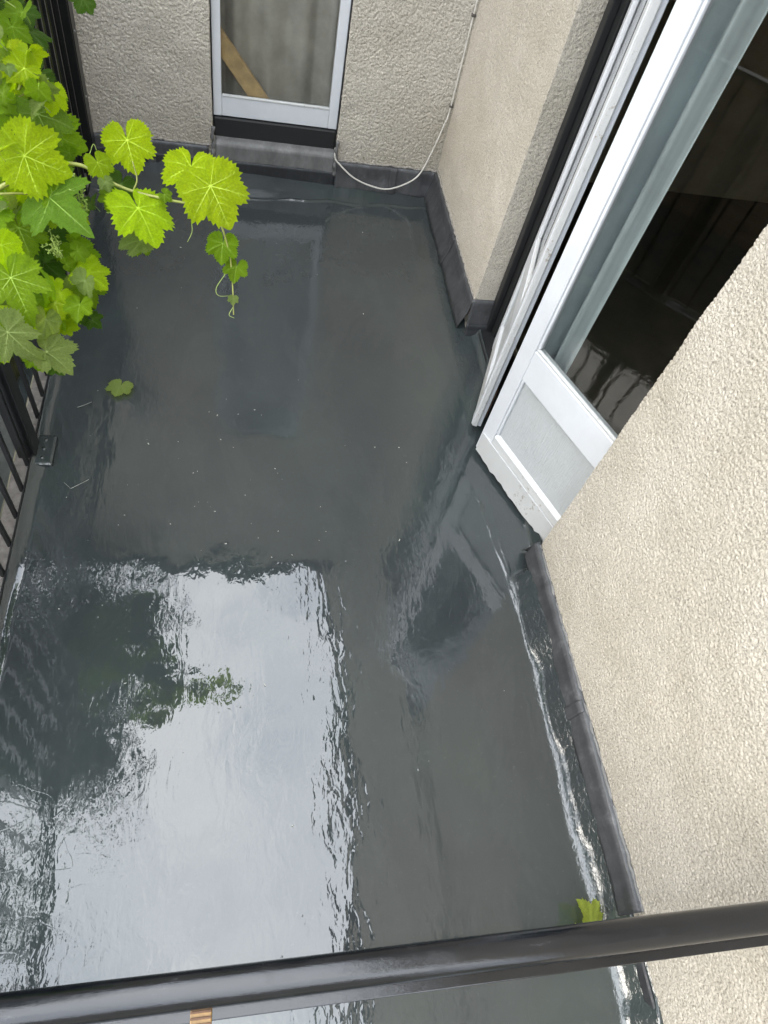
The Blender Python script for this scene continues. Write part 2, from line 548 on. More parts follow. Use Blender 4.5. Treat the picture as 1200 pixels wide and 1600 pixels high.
def mat_leaf(name, transl=0.40):
    m = bpy.data.materials.new(name)
    m.use_nodes = True
    t = m.node_tree
    p = t.nodes['Principled BSDF']
    o = t.nodes['Material Output']
    oi = t.nodes.new('ShaderNodeObjectInfo')
    uv = t.nodes.new('ShaderNodeTexCoord')
    n = N(t, 'ShaderNodeTexNoise', Scale=34.0, Detail=4.0)
    t.links.new(uv.outputs['Object'], n.inputs['Vector'])
    v = ramp(t, n.outputs['Fac'], [(0.3, (0.78, 0.80, 0.75)), (0.7, (1.1, 1.08, 1.1))])
    col = mixc(t, 1.0, oi.outputs['Color'], v, 'MULTIPLY')
    t.links.new(col, p.inputs['Base Color'])
    p.inputs['Roughness'].default_value = 0.45
    p.inputs['Specular IOR Level'].default_value = 0.25
    n2 = N(t, 'ShaderNodeTexVoronoi', Scale=120.0)
    t.links.new(uv.outputs['Object'], n2.inputs['Vector'])
    t.links.new(bump(t, mathn(t, 'MULTIPLY', n2.outputs['Distance'], 0.0030), 0.9, 1.0), p.inputs['Normal'])
    tr = N(t, 'ShaderNodeBsdfTranslucent')
    c2 = mixc(t, 1.0, col, (1.5, 1.55, 0.5), 'MULTIPLY')
    t.links.new(c2, tr.inputs['Color'])
    mx = N(t, 'ShaderNodeMixShader', Fac=transl)
    mx.inputs[0].default_value = transl
    t.links.new(p.outputs[0], mx.inputs[1])
    t.links.new(tr.outputs[0], mx.inputs[2])
    t.links.new(mx.outputs[0], o.inputs['Surface'])
    return m
MAT['leaf'] = mat_leaf('vine_leaf')
def mat_vein():
    m, t, p = new_mat('leaf_vein')
    oi = t.nodes.new('ShaderNodeObjectInfo')
    t.links.new(mixc(t, 0.15, oi.outputs['Color'], (0.42, 0.50, 0.16)), p.inputs['Base Color'])
    p.inputs['Roughness'].default_value = 0.5
    return m
MAT['vein'] = mat_vein()

def mat_tree_leaf():
    m, t, p = new_mat('tree_leaf')
    g = t.nodes.new('ShaderNodeNewGeometry')
    col = ramp(t, g.outputs['Random Per Island'], [(0.0, (0.028, 0.06, 0.012)), (0.5, (0.05, 0.10, 0.02)), (1.0, (0.085, 0.14, 0.03))])
    t.links.new(col, p.inputs['Base Color'])
    p.inputs['Roughness'].default_value = 0.5
    return m
MAT['tree_leaf'] = mat_tree_leaf()

# ================================================================== THE SETTING
XR = 1.064        # face of the right-hand walls
YB = 3.56         # face of the back wall
XL = -0.72        # left edge of the terrace
DOOR_N, DOOR_F = 1.165, 2.47      # near / far corner of the side door opening

# ground far below and around
gm = mesh('ground', [(-300, -300, -3.2), (300, -300, -3.2), (300, 300, -3.2), (-300, 300, -3.2)], [(0, 1, 2, 3)])
tag(link('ground', gm, MAT['soil']), kind='structure')

# coated terrace floor, coved up at the edges
def build_floor():
    xs = np.concatenate([np.arange(XL + 0.002, -0.64, 0.003), np.arange(-0.64, 0.86, 0.010), np.arange(0.86, 1.125, 0.003)])
    ys = np.concatenate([np.arange(-1.6, 3.24, 0.008), np.arange(3.24, 3.545, 0.004)])
    X, Y = np.meshgrid(xs, ys, indexing='ij')
    zero = np.zeros_like(ys)
    w1 = waves(zero, ys, 0.45, 3)
    w2 = waves(zero, ys, 0.11, 4)
    start = 0.970 + 0.0040 * w1 + 0.0009 * w2
    inside = 1 / (1 + np.exp(-(ys - (DOOR_N - 0.03)) / 0.012)) * (1 - 1 / (1 + np.exp(-(ys - DOOR_F) / 0.03)))
    start = start + inside * 0.11 + 0.042 / (1 + np.exp(-(ys - DOOR_F + 0.03) / 0.03))
    r = np.clip(X - start[None, :], 0, None)
    rc = 0.045 * np.clip(1 + 0.30 * waves(zero, ys, 0.40, 14) + 0.05 * waves(zero, ys, 0.10, 15), 0.4, 1.7)[None, :]; re = rc * 0.8                      # fillet, then a steep cant at 53 degrees
    arc = rc - np.sqrt(np.clip(rc * rc - np.minimum(r, re) ** 2, 0, None))
    Z = np.minimum(arc + 1.33 * np.clip(r - re, 0, None), 0.078)
    # two raised laps of membrane carried on across the doorway
    for (x0, sl_, a0, hgt, y0, y1) in ((0.975, -0.165, 1.12, 0.0030, 0.95, 1.62), (0.985, -0.05, 1.12, 0.0024, 1.0, 1.42), (0.935, 0.0, 0.5, 0.0012, 0.42, 0.86)):
        rx = x0 + sl_ * np.clip(ys - a0, 0, None) + 0.003 * w2 + 0.002 * w1
        win = np.clip((ys - y0) / 0.06, 0, 1) * np.clip((y1 - ys) / 0.25, 0, 1)
        Z += (hgt * win * (0.75 + 0.35 * w2))[None, :] * np.exp(-((X - rx[None, :]) / 0.006) ** 2)
    # left cove
    l1 = waves(zero, ys, 0.25, 5)
    l = np.clip((-0.668 + 0.004 * l1)[None, :] - X, 0, None)
    Z += l * l / (2 * 0.09)
    # back cove
    b1 = waves(xs, np.zeros_like(xs), 0.3, 6)
    b = np.clip(Y - (3.385 + 0.08 * (xs - 0.3) + 0.007 * b1)[:, None], 0, None)
    Z += 0.23 * (np.sqrt(b * b + 0.012 ** 2) - 0.012)
    yb_ = Y - (3.392 + 0.08 * (xs - 0.3) + 0.007 * b1)[:, None]
    Z += (0.0040 + 0.0016 * waves(xs, np.zeros_like(xs), 0.09, 16))[:, None] * np.exp(-(yb_ / 0.0075) ** 2)
    # the screed is never quite flat
    Z += 0.0011 * waves(X, Y, 0.9, 8, 24)
    Z += 0.00008 * waves(X, Y, 0.16, 9, 40)
    # lap of the membrane under the front railing
    Z += 0.003 * np.exp(-((Y + 0.19 + 0.01 * w1[None, :]) / 0.02) ** 2)
    V = np.stack([X, Y, Z], -1)
    f = link('terrace_floor', grid_mesh('terrace_floor', V), MAT['resin'])
    tag(f, kind='structure')
    # body of the slab
    return f
floor = build_floor()
tag(box('terrace_slab', XL + 0.004, 1.30, -1.6, 3.6, -0.30, -0.012, MAT['concrete']), kind='structure')

# neighbouring wet flat roof beyond the kerb, and the kerb itself
def wet_grid(name, x0, x1, y0, y1, z, step, seed, mat):
    xs = np.arange(x0, x1, step); ys = np.arange(y0, y1, step)
    X, Y = np.meshgrid(xs, ys, indexing='ij')
    Z = z + 0.0012 * bandnoise(*X.shape, step, step, 0.12, 0.7, seed)
    return link(name, grid_mesh(name, np.stack([X, Y, Z], -1)), mat)
tag(wet_grid('flat_roof', -3.2, -0.784, -1.6, 3.7, -0.045, 0.02, 21, MAT['resin']), kind='structure')
tag(box('kerb', -0.782, XL - 0.006, -1.6, 3.55, -0.3, -0.004, MAT['concrete'], None, 0.006), kind='structure')

# ------------------------------------------------------------------ rendered walls
def skin(path, zs, dz, amp, lam, seed, wob=0.0):
    """displaced roughcast skin over a vertical wall that follows path (list of (x, y)), normals to the left of travel"""
    ds = dz
    pts, nrm = [], []
    for a, b in zip(path[:-1], path[1:]):
        a, b = np.array(a), np.array(b)
        L = np.linalg.norm(b - a)
        d = (b - a) / L
        n = max(2, int(L / ds))
        for k in range(n + (1 if b is path[-1] else 0)):
            pts.append(a + d * L * k / n)
            nrm.append(np.array([-d[1], d[0]]))
    pts.append(np.array(path[-1])); nrm.append(nrm[-1])
    P, Nn = np.array(pts), np.array(nrm)
    # round the arrises
    k = np.array([1, 2, 3, 2, 1]) / 9.0
    for c in range(2):
        pad = np.pad(Nn[:, c], 2, mode='edge')
        Nn[:, c] = np.convolve(pad, k, 'valid')
    Nn /= np.linalg.norm(Nn, axis=1)[:, None]
    n, m = len(P), len(zs)
    h = bandnoise(n, m, ds, dz, lam, 0.55, seed)
    h2 = bandnoise(n, m, ds, dz, lam * 2.2, 0.6, seed + 1)
    h3 = bandnoise(n, m, ds, dz, 0.25, 0.6, seed + 2)
    rg_ = np.random.default_rng(seed + 9)
    sp_ = (rg_.random((n, m)) ** 14)
    fx = np.fft.fftfreq(n, ds)[:, None]; fy = np.fft.fftfreq(m, dz)[None, :]
    sg = lam * 0.24
    gk = np.exp(-2 * (math.pi * sg) ** 2 * (fx * fx + fy * fy))
    gr = np.fft.ifft2(np.fft.fft2(sp_) * gk).real
    gr = (gr - gr.mean()) / gr.std()
    H = amp * 0.85 * np.clip(gr, -1.6, 2.4) + amp * 0.35 * np.tanh(h) + amp * 0.25 * h2 + 0.0009 * h3
    V = np.zeros((n, m, 3))
    V[:, :, 0] = P[:, 0, None] + Nn[:, 0, None] * H
    V[:, :, 1] = P[:, 1, None] + Nn[:, 1, None] * H
    V[:, :, 2] = np.array(zs)[None, :]
    return V

def wall_part(root, path, z0, zf, ztop, dz, seed, mat, amp=0.0013, lam=0.0092):
    zs = list(np.arange(z0, zf, dz)) 
    V = skin(path, zs, dz, amp, lam, seed)
    # carry the skin on, plain, above the part near the eye
    extra = np.linspace(zf, ztop, 14)
    V2 = np.repeat(V[:, -1:, :], len(extra), axis=1)
    V2[:, :, 2] = extra[None, :]
    V = np.concatenate([V, V2], 1)
    return link('render_coat', grid_mesh('render_coat', V[::-1]), mat, root)

HN, HB = 5.0, 4.05
# near right wall
near = empty('rendered_wall', (XR, 0.3, 0))
near_loc = Vector((XR, 0.3, 0))
def local(o, root):
    o.matrix_parent_inverse = Matrix.Translation(-root.location)
    return o
def P(o):     # keep world coordinates under a translated parent
    o.matrix_parent_inverse = Matrix.Translation(-o.parent.location)
    return o
P(wall_part(near, [(XR + 0.14, DOOR_N), (XR, DOOR_N), (XR, -0.45)], 0.0, 1.80, HN, 0.0024, 31, MAT['render_warm'], 0.0011, 0.0066))
P(box('render_coat', XR, XR + 0.009, -1.6, -0.4505, 0.0, HN, MAT['render_warm'], near))
P(box('wall_core', XR + 0.010, XR + 0.20, -1.6, DOOR_N - 0.010, -0.3, HN, MAT['render_plain'], near))
tag(near, 'pale beige roughcast wall filling the right side, nearest the camera', 'wall')

# far right pier between the side door and the back corner
pier = empty('rendered_wall', (XR, 3.0, 0))
P(wall_part(pier, [(XR, YB + 0.02), (XR, DOOR_F), (XR + 0.14, DOOR_F)], 0.0, 1.75, HN, 0.0038, 41, MAT['render_warm'], 0.0009, 0.0085))
P(box('wall_core', XR + 0.010, XR + 0.20, DOOR_F + 0.010, YB + 0.3, -0.3, HN, MAT['render_plain'], pier))
P(box('lintel', XR + 0.004, XR + 0.20, DOOR_N - 0.008, DOOR_F + 0.008, 2.16, HN - 0.01, MAT['render_plain'], pier))
tag(pier, 'pale beige roughcast pier between the side door and the back corner', 'wall')

# back wall either side of the glazed door
WL, WR_ = -0.135, 0.500
bwall = empty('rendered_wall', (0, YB, 0))
P(wall_part(bwall, [(-1.3, YB), (WL, YB), (WL, YB + 0.09)], 0.0, 1.35, 2.15, 0.0034, 51, MAT['render_back'], 0.0017, 0.0090))
P(wall_part(bwall, [(WR_, YB + 0.09), (WR_, YB), (XR + 0.008, YB)], 0.0, 1.55, 2.15, 0.0034, 61, MAT['render_back'], 0.0017, 0.0090))
P(box('wall_core', -3.0, WL - 0.010, YB + 0.010, YB + 0.30, -0.3, 2.16, MAT['render_plain'], bwall))
P(box('wall_core', WR_ + 0.010, XR + 0.19, YB + 0.010, YB + 0.29, -0.3, 2.16, MAT['render_plain'], bwall))
P(box('lintel', -3.0, XR + 0.19, YB + 0.002, YB + 0.295, 2.155, HB, MAT['render_plain'], bwall))
P(box('roof_edge', -3.0, XR + 0.005, YB - 0.10, YB + 0.5, HB + 0.004, HB + 0.10, MAT['lead'], bwall))
tag(bwall, 'greyer roughcast back wall with a narrow glazed door in it', 'wall')
P(box('roof_edge', XR - 0.10, XR + 0.6, -1.6, YB + 0.6, HN + 0.004, HN + 0.10, MAT['lead'], near))

# unseen house wall added behind the viewer to hold back light, reflected in glazing
hw = box('added_house_wall', -3.2, 1.25, -4.3, -4.0, -0.3, 3.6, MAT['render_plain'])
tag(hw, 'plain rendered house wall added unseen opposite the back door to block light', 'wall')

# dark rooms behind the doors
def shell(name, x0, x1, y0, y1, z0, z1, mat, open_side):
    v = [(x0, y0, z0), (x1, y0, z0), (x1, y1, z0), (x0, y1, z0), (x0, y0, z1), (x1, y0, z1), (x1, y1, z1), (x0, y1, z1)]
    f = {'floor': (0, 1, 2, 3), 'top': (4, 7, 6, 5), 'y0': (0, 4, 5, 1), 'x1': (1, 5, 6, 2), 'y1': (2, 6, 7, 3), 'x0': (3, 7, 4, 0)}
    fs = [q for k, q in f.items() if k != open_side]
    o = link(name, mesh(name, v, fs), mat)
    return tag(o, kind='structure')
shell('room_wall', XR + 0.205, 4.6, -0.6, 3.85, 0.035, 2.6, MAT['room'], 'x0')
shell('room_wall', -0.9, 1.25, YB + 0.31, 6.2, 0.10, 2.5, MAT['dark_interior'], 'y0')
tag(box('room_floor', XR + 0.21, 4.58, -0.58, 3.83, 0.039, 0.045, MAT['room_floor']), kind='structure')

# ------------------------------------------------------------------ lead flashings
def strip(name, p0, p1, prof, parent, mat, seed, wav=0.004, n=70, thick=0.003, endjit=0.0):
    """folded metal sheet from p0 to p1 along the foot of a wall. prof: list of (out, z), out measured along the normal"""
    p0, p1 = np.array(p0, float), np.array(p1, float)
    d = (p1 - p0); L = np.linalg.norm(d); d /= L
    nn = np.array([-d[1], d[0]])
    n = max(8, int(L / 0.012))
    q_ = np.linspace(0, L, n)
    a = waves(q_, 0 * q_, 0.30, seed)
    b = waves(q_, 0 * q_, 0.08, seed + 1)
    # refine profile
    pr = []
    for (o0, z0), (o1, z1) in zip(prof[:-1], prof[1:]):
        for k in range(4):
            pr.append((o0 + (o1 - o0) * k / 4, z0 + (z1 - z0) * k / 4))
    pr.append(prof[-1])
    m = len(pr)
    rows = []
    for i in range(n):
        base = p0 + d * L * i / (n - 1)
        row = []
        for j, (o_, z_) in enumerate(pr):
            wgt = 0.35 + 0.65 * j / (m - 1)
            oo = o_ + wav * wgt * (0.7 * a[i] + 0.4 * b[i]) + thick
            zz = z_ + (wav * 0.6 * a[-1 - i] if j == 0 else 0) + (wav * 0.5 * b[i] if j in (0, m - 1) else 0)
            q = base + nn * oo
            row.append((q[0], q[1], zz))
        rows.append(row)
    V = np.array(rows)
    me = grid_mesh(name, V)
    o = link(name, me, mat, parent)
    so = o.modifiers.new('thickness', 'SOLIDIFY')
    so.thickness = thick
    so.offset = 0
    return P(o)

# near wall: flashing from the door corner to the front railing (normal to the left of travel -> towards -x: travel in -y? use +y travel)
strip('lead_flashing', (XR, 0.02), (XR, DOOR_N + 0.012), [(-0.002, 0.139), (0.011, 0.136), (0.018, 0.126), (0.020, 0.09), (0.026, 0.050)], near, MAT['lead'], 71, 0.0022)
strip('flashing_return', (XR - 0.016, DOOR_N + 0.006), (XR + 0.09, DOOR_N + 0.006), [(0.0, 0.13), (0.006, 0.10), (0.022, 0.06), (0.040, 0.012)], near, MAT['lead'], 72, 0.004)
strip('resin_upstand', (XR, -1.5), (XR, 0.012), [(0.003, 0.074), (0.008, 0.070), (0.012, 0.06), (0.016, 0.05)], near, MAT['resin_dull'], 73, 0.0012)
# pier
strip('lead_flashing', (XR, DOOR_F - 0.010), (XR, YB - 0.03), [(0.0, 0.160), (0.010, 0.155), (0.016, 0.10), (0.046, 0.008)], pier, MAT['lead'], 74, 0.002)
strip('flashing_return', (XR + 0.125, DOOR_F), (XR - 0.012, DOOR_F), [(0.0, 0.17), (0.010, 0.165), (0.014, 0.11), (0.034, 0.004)], pier, MAT['lead'], 75, 0.002)
strip('resin_upstand', (XR + 0.13, DOOR_F), (XR - 0.015, DOOR_F), [(0.028, 0.05), (0.036, 0.04), (0.040, 0.02), (0.052, -0.004)], pier, MAT['resin_dull'], 78, 0.001)
# back wall
strip('lead_flashing', (WL - 0.02, YB), (-0.73, YB), [(-0.002, 0.155), (0.010, 0.150), (0.014, 0.09), (0.022, 0.035)], bwall, MAT['lead'], 76, 0.003)
strip('lead_flashing', (XR - 0.008, YB), (WR_ + 0.004, YB), [(-0.002, 0.150), (0.012, 0.145), (0.020, 0.08), (0.040, 0.012)], bwall, MAT['lead'], 77, 0.004)
for (a_, b_, par, pr) in (((XR, 0.56), (XR, 0.60), near, [(0.006, 0.138), (0.015, 0.135), (0.0215, 0.126), (0.0235, 0.09), (0.030, 0.048)]),
                         ((XR, 2.93), (XR, 2.97), pier, [(0.004, 0.161), (0.014, 0.156), (0.020, 0.10), (0.050, 0.006)]),
                         ((0.84, YB), (0.80, YB), bwall, [(0.002, 0.151), (0.016, 0.146), (0.024, 0.08), (0.044, 0.010)]),
                         ((-0.42, YB), (-0.46, YB), bwall, [(0.002, 0.156), (0.014, 0.151), (0.018, 0.09), (0.026, 0.033)])):
    strip('flashing_lap', a_, b_, pr, par, MAT['lead'], 90, 0.001)
# mortar crust squeezed along the top of the flashing
def crust(p0, p1, z, parent, seed, mat):
    n = 60
    r_ = np.random.default_rng(seed)
    pts, rad = [], []
    for i in range(n):
        t_ = i / (n - 1)
        pts.append((p0[0] + (p1[0] - p0[0]) * t_ + r_.normal(0, .0012), p0[1] + (p1[1] - p0[1]) * t_ + r_.normal(0, .0012), z + r_.normal(0, 0.0022)))
        rad.append(0.0045 + 0.002 * r_.random())
    return P(tube('mortar_bead', pts, rad, mat, parent, 6))
MAT['mortar'] = mat_simple('mortar', (0.30, 0.28, 0.25), 0.9, 90, 0.4, 0.002)
crust((XR - 0.002, 0.02), (XR - 0.002, DOOR_N), 0.138, near, 1, MAT['lead_pale'])
crust((XR - 0.002, DOOR_F), (XR - 0.002, YB), 0.163, pier, 2, MAT['mortar'])
crust((-0.73, YB - 0.003), (WL, YB - 0.003), 0.158, bwall, 3, MAT['mortar'])
crust((WR_, YB - 0.003), (XR, YB - 0.003), 0.153, bwall, 4, MAT['mortar'])

# ------------------------------------------------------------------ narrow glazed door in the back wall
bd = empty('glazed_door', (0.18, YB + 0.05, 0.2))
YD = YB + 0.045
fl_, fr_ = -0.128, 0.492
P(box('stile', fl_, fl_ + 0.040, YD, YD + 0.045, 0.285, 2.14, MAT['white'], bd, 0.003))
P(box('stile', fr_ - 0.046, fr_, YD, YD + 0.045, 0.285, 2.14, MAT['white'], bd, 0.003))
P(box('bottom_rail', fl_ + 0.0405, fr_ - 0.0465, YD + 0.002, YD + 0.043, 0.285, 0.375, MAT['white'], bd, 0.003))
P(box('top_rail', fl_ + 0.0405, fr_ - 0.0465, YD + 0.002, YD + 0.043, 2.06, 2.14, MAT['white'], bd, 0.003))
P(box('glazing_bead', fl_ + 0.041, fr_ - 0.047, YD - 0.001, YD + 0.014, 0.3755, 0.386, MAT['white_worn'], bd, 0.003))
P(box('pane', fl_ + 0.041, fr_ - 0.047, YD + 0.022, YD + 0.026, 0.3755, 2.059, MAT['glass'], bd))
P(box('door_frame', WL + 0.0015, fl_ - 0.001, YD - 0.01, YD + 0.10, 0.20, 2.15, MAT['black_frame'], bd))
P(box('door_frame', fr_ + 0.001, WR_ - 0.0015, YD - 0.01, YD + 0.10, 0.20, 2.15, MAT['black_frame'], bd))
P(box('weather_bar', fl_, fr_, YD - 0.012, YD + 0.08, 0.185, 0.281, MAT['black_frame'], bd, 0.006))
sill = strip('lead_sill', (fr_ + 0.004, YB - 0.002), (fl_ + 0.004, YB - 0.002), [(-0.05, 0.190), (-0.012, 0.182), (0.004, 0.172), (0.008, 0.11), (0.012, 0.052)], bd, MAT['lead_pale'], 81, 0.003)
P(box('sill_block', fl_ + 0.004, fr_ - 0.002, YB + 0.006, YB + 0.28, -0.02, 0.176, MAT['black_frame'], bd))
strip('sill_upstand', (fr_ + 0.012, YB - 0.018), (-0.72, YB - 0.018), [(-0.012, 0.095), (0.0, 0.090), (0.003, 0.05), (0.006, 0.0)], bd, MAT['resin_dull'], 82, 0.0015)
# torn lead lugs either side of the sill
for sx, sd_ in ((fl_ - 0.004, 1), (fr_ + 0.006, -1)):
    pts = [(sx + 0.003 * math.sin(k * 2.1), YB - 0.016 + 0.004 * math.cos(k * 1.7), 0.075 + 0.026 * k) for k in range(8)]
    P(tube('lead_lug', spline(pts, 4), [0.011 - 0.0001 * k + 0.002 * math.sin(k) for k in range(29)], MAT['lead_pale'], bd, 8))
tag(bd, 'narrow white-framed glazed door set in the back wall above a lead sill', 'door')

def curtain(name, a, b, z0, z1, folds, depth, mat, seed):
    a, b = np.array(a, float), np.array(b, float)
    d = b - a; L = np.linalg.norm(d); d /= L
    nn = np.array([-d[1], d[0]])
    n = int(folds * 24)
    r_ = np.random.default_rng(seed)
    ph = np.cumsum(r_.uniform(0.6, 1.4, n)) ; ph = ph / ph[-1] * folds * 2 * math.pi
    zs = np.linspace(z0, z1, 24)
    V = np.zeros((n, 24, 3))
    for j, z in enumerate(zs):
        s = np.linspace(0, L, n)
        off = depth * np.sin(ph + 0.25 * math.sin(z * 2.0)) * (0.8 + 0.3 * np.sin(ph * 0.31 + z))
        V[:, j, 0] = a[0] + d[0] * s + nn[0] * off
        V[:, j, 1] = a[1] + d[1] * s + nn[1] * off
        V[:, j, 2] = z
    return link(name, grid_mesh(name, V), mat)
c1 = curtain('curtain', (-0.122, YB + 0.22), (0.488, YB + 0.22), 0.20, 2.12, 4.0, 0.026, MAT['curtain'], 5)
tag(c1, 'grey curtain hanging in folds behind the back door glass', 'curtain')
# timber batten leaning across the glass inside
tb = link('timber_batten', box_mesh('timber_batten', -0.6, 0.6, -0.017, 0.017, -0.038, 0.038, 0.004), MAT['timber'])
A_, B_ = Vector((-0.115, YB + 0.118, 0.62)), Vector((0.150, YB + 0.118, 0.29))
dd = (A_ - B_).normalized()
tb.location = (A_ + B_) / 2 + dd * 0.18
tb.rotation_euler = (0, math.atan2(-dd.z, dd.x), 0)
tag(tb, 'diagonal pine batten braced behind the glass of the back door', 'batten')

# ------------------------------------------------------------------ side French door: two leaves ajar
def leaf_door(hx, hy, dx, dy, L, label, flip):
    """leaf hinged at (hx, hy) running in direction (dx, dy); local x along the leaf, local -y*flip is outside"""
    root = empty('door_leaf', (hx, hy, 0), math.atan2(dy, dx))
    s = flip
    T = 0.042
    def b(name, x0, x1, y0, y1, z0, z1, mat, bev=0.003):
        ya, yb = sorted((y0 * s, y1 * s))
        return link(name, box_mesh(name, x0, x1, ya, yb, z0, z1, bev), mat, root)
    ZB, ZT = 0.030, 2.12
    # outside face at y = 0, inside at y = T   (before flip)
    b('stile', 0.0, 0.072, 0, T, ZB, ZT, MAT['white'])
    b('stile', L - 0.066, L, 0, T, ZB, ZT, MAT['white'])
    b('bottom_rail', 0.0725, L - 0.0665, 0.002, T - 0.002, ZB + 0.001, 0.162, MAT['white_worn'])
    b('middle_rail', 0.0725, L - 0.0665, 0.001, T - 0.001, 0.478, 0.612, MAT['white'])
    b('top_rail', 0.0725, L - 0.0665, 0.001, T - 0.001, 2.03, ZT, MAT['white'])
    b('panel', 0.0725, L - 0.0665, 0.014, 0.028, 0.1625, 0.4775, MAT['white_old'], 0.0)
    # sloped moulding catching the light along the foot of the panel
    y0, y1 = 0.0015 * s, 0.0138 * s
    v = [(0.073, y0, 0.1625), (L - 0.067, y0, 0.1625), (L - 0.067, y1, 0.1625), (0.073, y1, 0.1625),
         (0.073, y0, 0.164), (L - 0.067, y0, 0.164), (L - 0.067, y1, 0.180), (0.073, y1, 0.180)]
    link('panel_moulding', mesh('panel_moulding', v, [(0, 1, 2, 3), (4, 7, 6, 5), (0, 4, 5, 1), (1, 5, 6, 2), (2, 6, 7, 3), (3, 7, 4, 0)]), MAT['white'], root)
    b('panel_moulding', L - 0.078, L - 0.067, 0.003, 0.0138, 0.181, 0.477, MAT['white'], 0.004)
    b('panel_moulding', 0.0730, 0.084, 0.003, 0.0138, 0.181, 0.477, MAT['white'], 0.004)
    b('glazing_putty', 0.0725, L - 0.0665, 0.004, 0.017, 0.6125, 0.624, MAT['white_worn'], 0.004)
    b('glazing_bead', L - 0.0775, L - 0.0668, 0.005, 0.017, 0.625, 2.029, MAT['white'], 0.003)
    b('glazing_bead', 0.0728, 0.083, 0.005, 0.017, 0.625, 2.029, MAT['white'], 0.003)
    b('pane', 0.0725, L - 0.0665, 0.0185, 0.0225, 0.6125, 2.0295, MAT['glass'], 0.0)
    tag(root, label, 'door')
    return root, b
# near leaf
hB = Vector((1.1727, 1.170)); dB = Vector((-0.37285, 0.92789)); LB = 0.58
rootB, bB = leaf_door(hB.x, hB.y, dB.x, dB.y, LB, 'white half-glazed door leaf ajar beside the near wall, its lower panel facing us', -1)
# ragged drip board nailed over the foot of the near leaf
def ragged(root, x0, x1, y0, y1, z0, z1, seed, name, mat):
    n = 60
    r_ = np.random.default_rng(seed)
    zb = z0 + 0.0035 * bandnoise(1, n, 1, 0.01, 0.08, 0.9, seed)[0] 
    v, f = [], []
    for i in range(n):
        x = x0 + (x1 - x0) * i / (n - 1)
        v += [(x, y0, zb[i]), (x, y1, zb[i]), (x, y1, z1), (x, y0, z1)]
    for i in range(n - 1):
        a, b_ = i * 4, i * 4 + 4
        f += [(a, b_, b_ + 1, a + 1), (a + 1, b_ + 1, b_ + 2, a + 2), (a + 2, b_ + 2, b_ + 3, a + 3), (a + 3, b_ + 3, b_, a)]
    f += [(0, 1, 2, 3), ((n - 1) * 4 + 3, (n - 1) * 4 + 2, (n - 1) * 4 + 1, (n - 1) * 4)]
    return link(name, mesh(name, v, f), mat, root)
ragged(rootB, 0.004, LB - 0.012, 0.0005, 0.006, 0.022, 0.128, 12, 'drip_board', MAT['white_worn'])
# far leaf, seen almost edge-on
hA = Vector((1.180, 2.362)); dA = Vector((-0.381, -0.9246)); LA = 0.575
rootA, bA = leaf_door(hA.x, hA.y, dA.x, dA.y, LA, 'white door leaf seen almost edge-on, standing against the dark jamb', 1 * -1 * -1)
bA('meeting_bead', LA + 0.0005, LA + 0.012, 0.004, 0.026, 0.034, 2.11, MAT['white_worn'], 0.003)
bA('bolt', LA - 0.05, LA - 0.03, 0.0425, 0.052, 0.06, 0.22, MAT['rust'], 0.002)
# door frame lining the opening
df = empty('door_frame', (1.2, 1.82, 0))
P(box('jamb', XR + 0.118, XR + 0.196, DOOR_F - 0.085, DOOR_F - 0.004, 0.02, 2.15, MAT['black_frame'], df, 0.003))
P(box('jamb', XR + 0.090, XR + 0.117, DOOR_F - 0.045, DOOR_F - 0.006, 0.02, 2.15, MAT['black_frame'], df, 0.003))
P(box('jamb', XR + 0.135, XR + 0.196, DOOR_N + 0.005, DOOR_N + 0.06, 0.02, 2.15, MAT['black_frame'], df, 0.003))
P(box('head', XR + 0.118, XR + 0.196, DOOR_N + 0.061, DOOR_F - 0.086, 2.125, 2.155, MAT['black_frame'], df, 0.003))
P(box('threshold', XR + 0.05, XR + 0.202, DOOR_N + 0.006, DOOR_F - 0.006, -0.01, 0.022, MAT['black_frame'], df, 0.006))
tag(df, 'black door frame lining the side doorway behind both leaves', 'door frame')
# curtain gathered behind the near leaf's glass
def lb(s, off):      # point on near leaf: s from the free edge, off towards the room
    p = hB + dB * (LB - s)
    return (p.x + 0.928 * off, p.y + 0.373 * off)
c2 = curtain('curtain', lb(-0.005, 0.11), lb(0.135, 0.11), 0.50, 2.05, 2.3, 0.045, MAT['curtain_blue'], 9)
tag(c2, 'pale blue-grey curtain gathered behind the side door glass', 'curtain')

# ------------------------------------------------------------------ cable on the back wall
cab = empty('cable', (1.04, YB, 0.4))
cpts = [(1.052, YB - 0.012, 3.4), (1.050, YB - 0.012, 2.2), (1.052, YB - 0.012, 1.3), (1.050, YB - 0.012, 0.95), (1.048, YB - 0.014, 0.50), (1.035, YB - 0.016, 0.40), (1.000, YB - 0.022, 0.25),
        (0.960, YB - 0.036, 0.145), (0.90, YB - 0.05, 0.095), (0.80, YB - 0.055, 0.052), (0.70, YB - 0.056, 0.060), (0.60, YB - 0.054, 0.095),
        (0.52, YB - 0.04, 0.150), (0.492, YB - 0.03, 0.178), (0.490, YB - 0.01, 0.22)]
P(tube('cable_sheath', spline(cpts, 10), 0.0043, MAT['cable'], cab, 8))
for z in (0.50, 0.90, 1.3):
    P(box('cable_clip', 1.040, 1.060, YB - 0.020, YB - 0.002, z - 0.006, z + 0.006, MAT['clip'], cab, 0.003))
tag(cab, 'thin off-white cable clipped up the back corner and looping over the lead', 'cable')

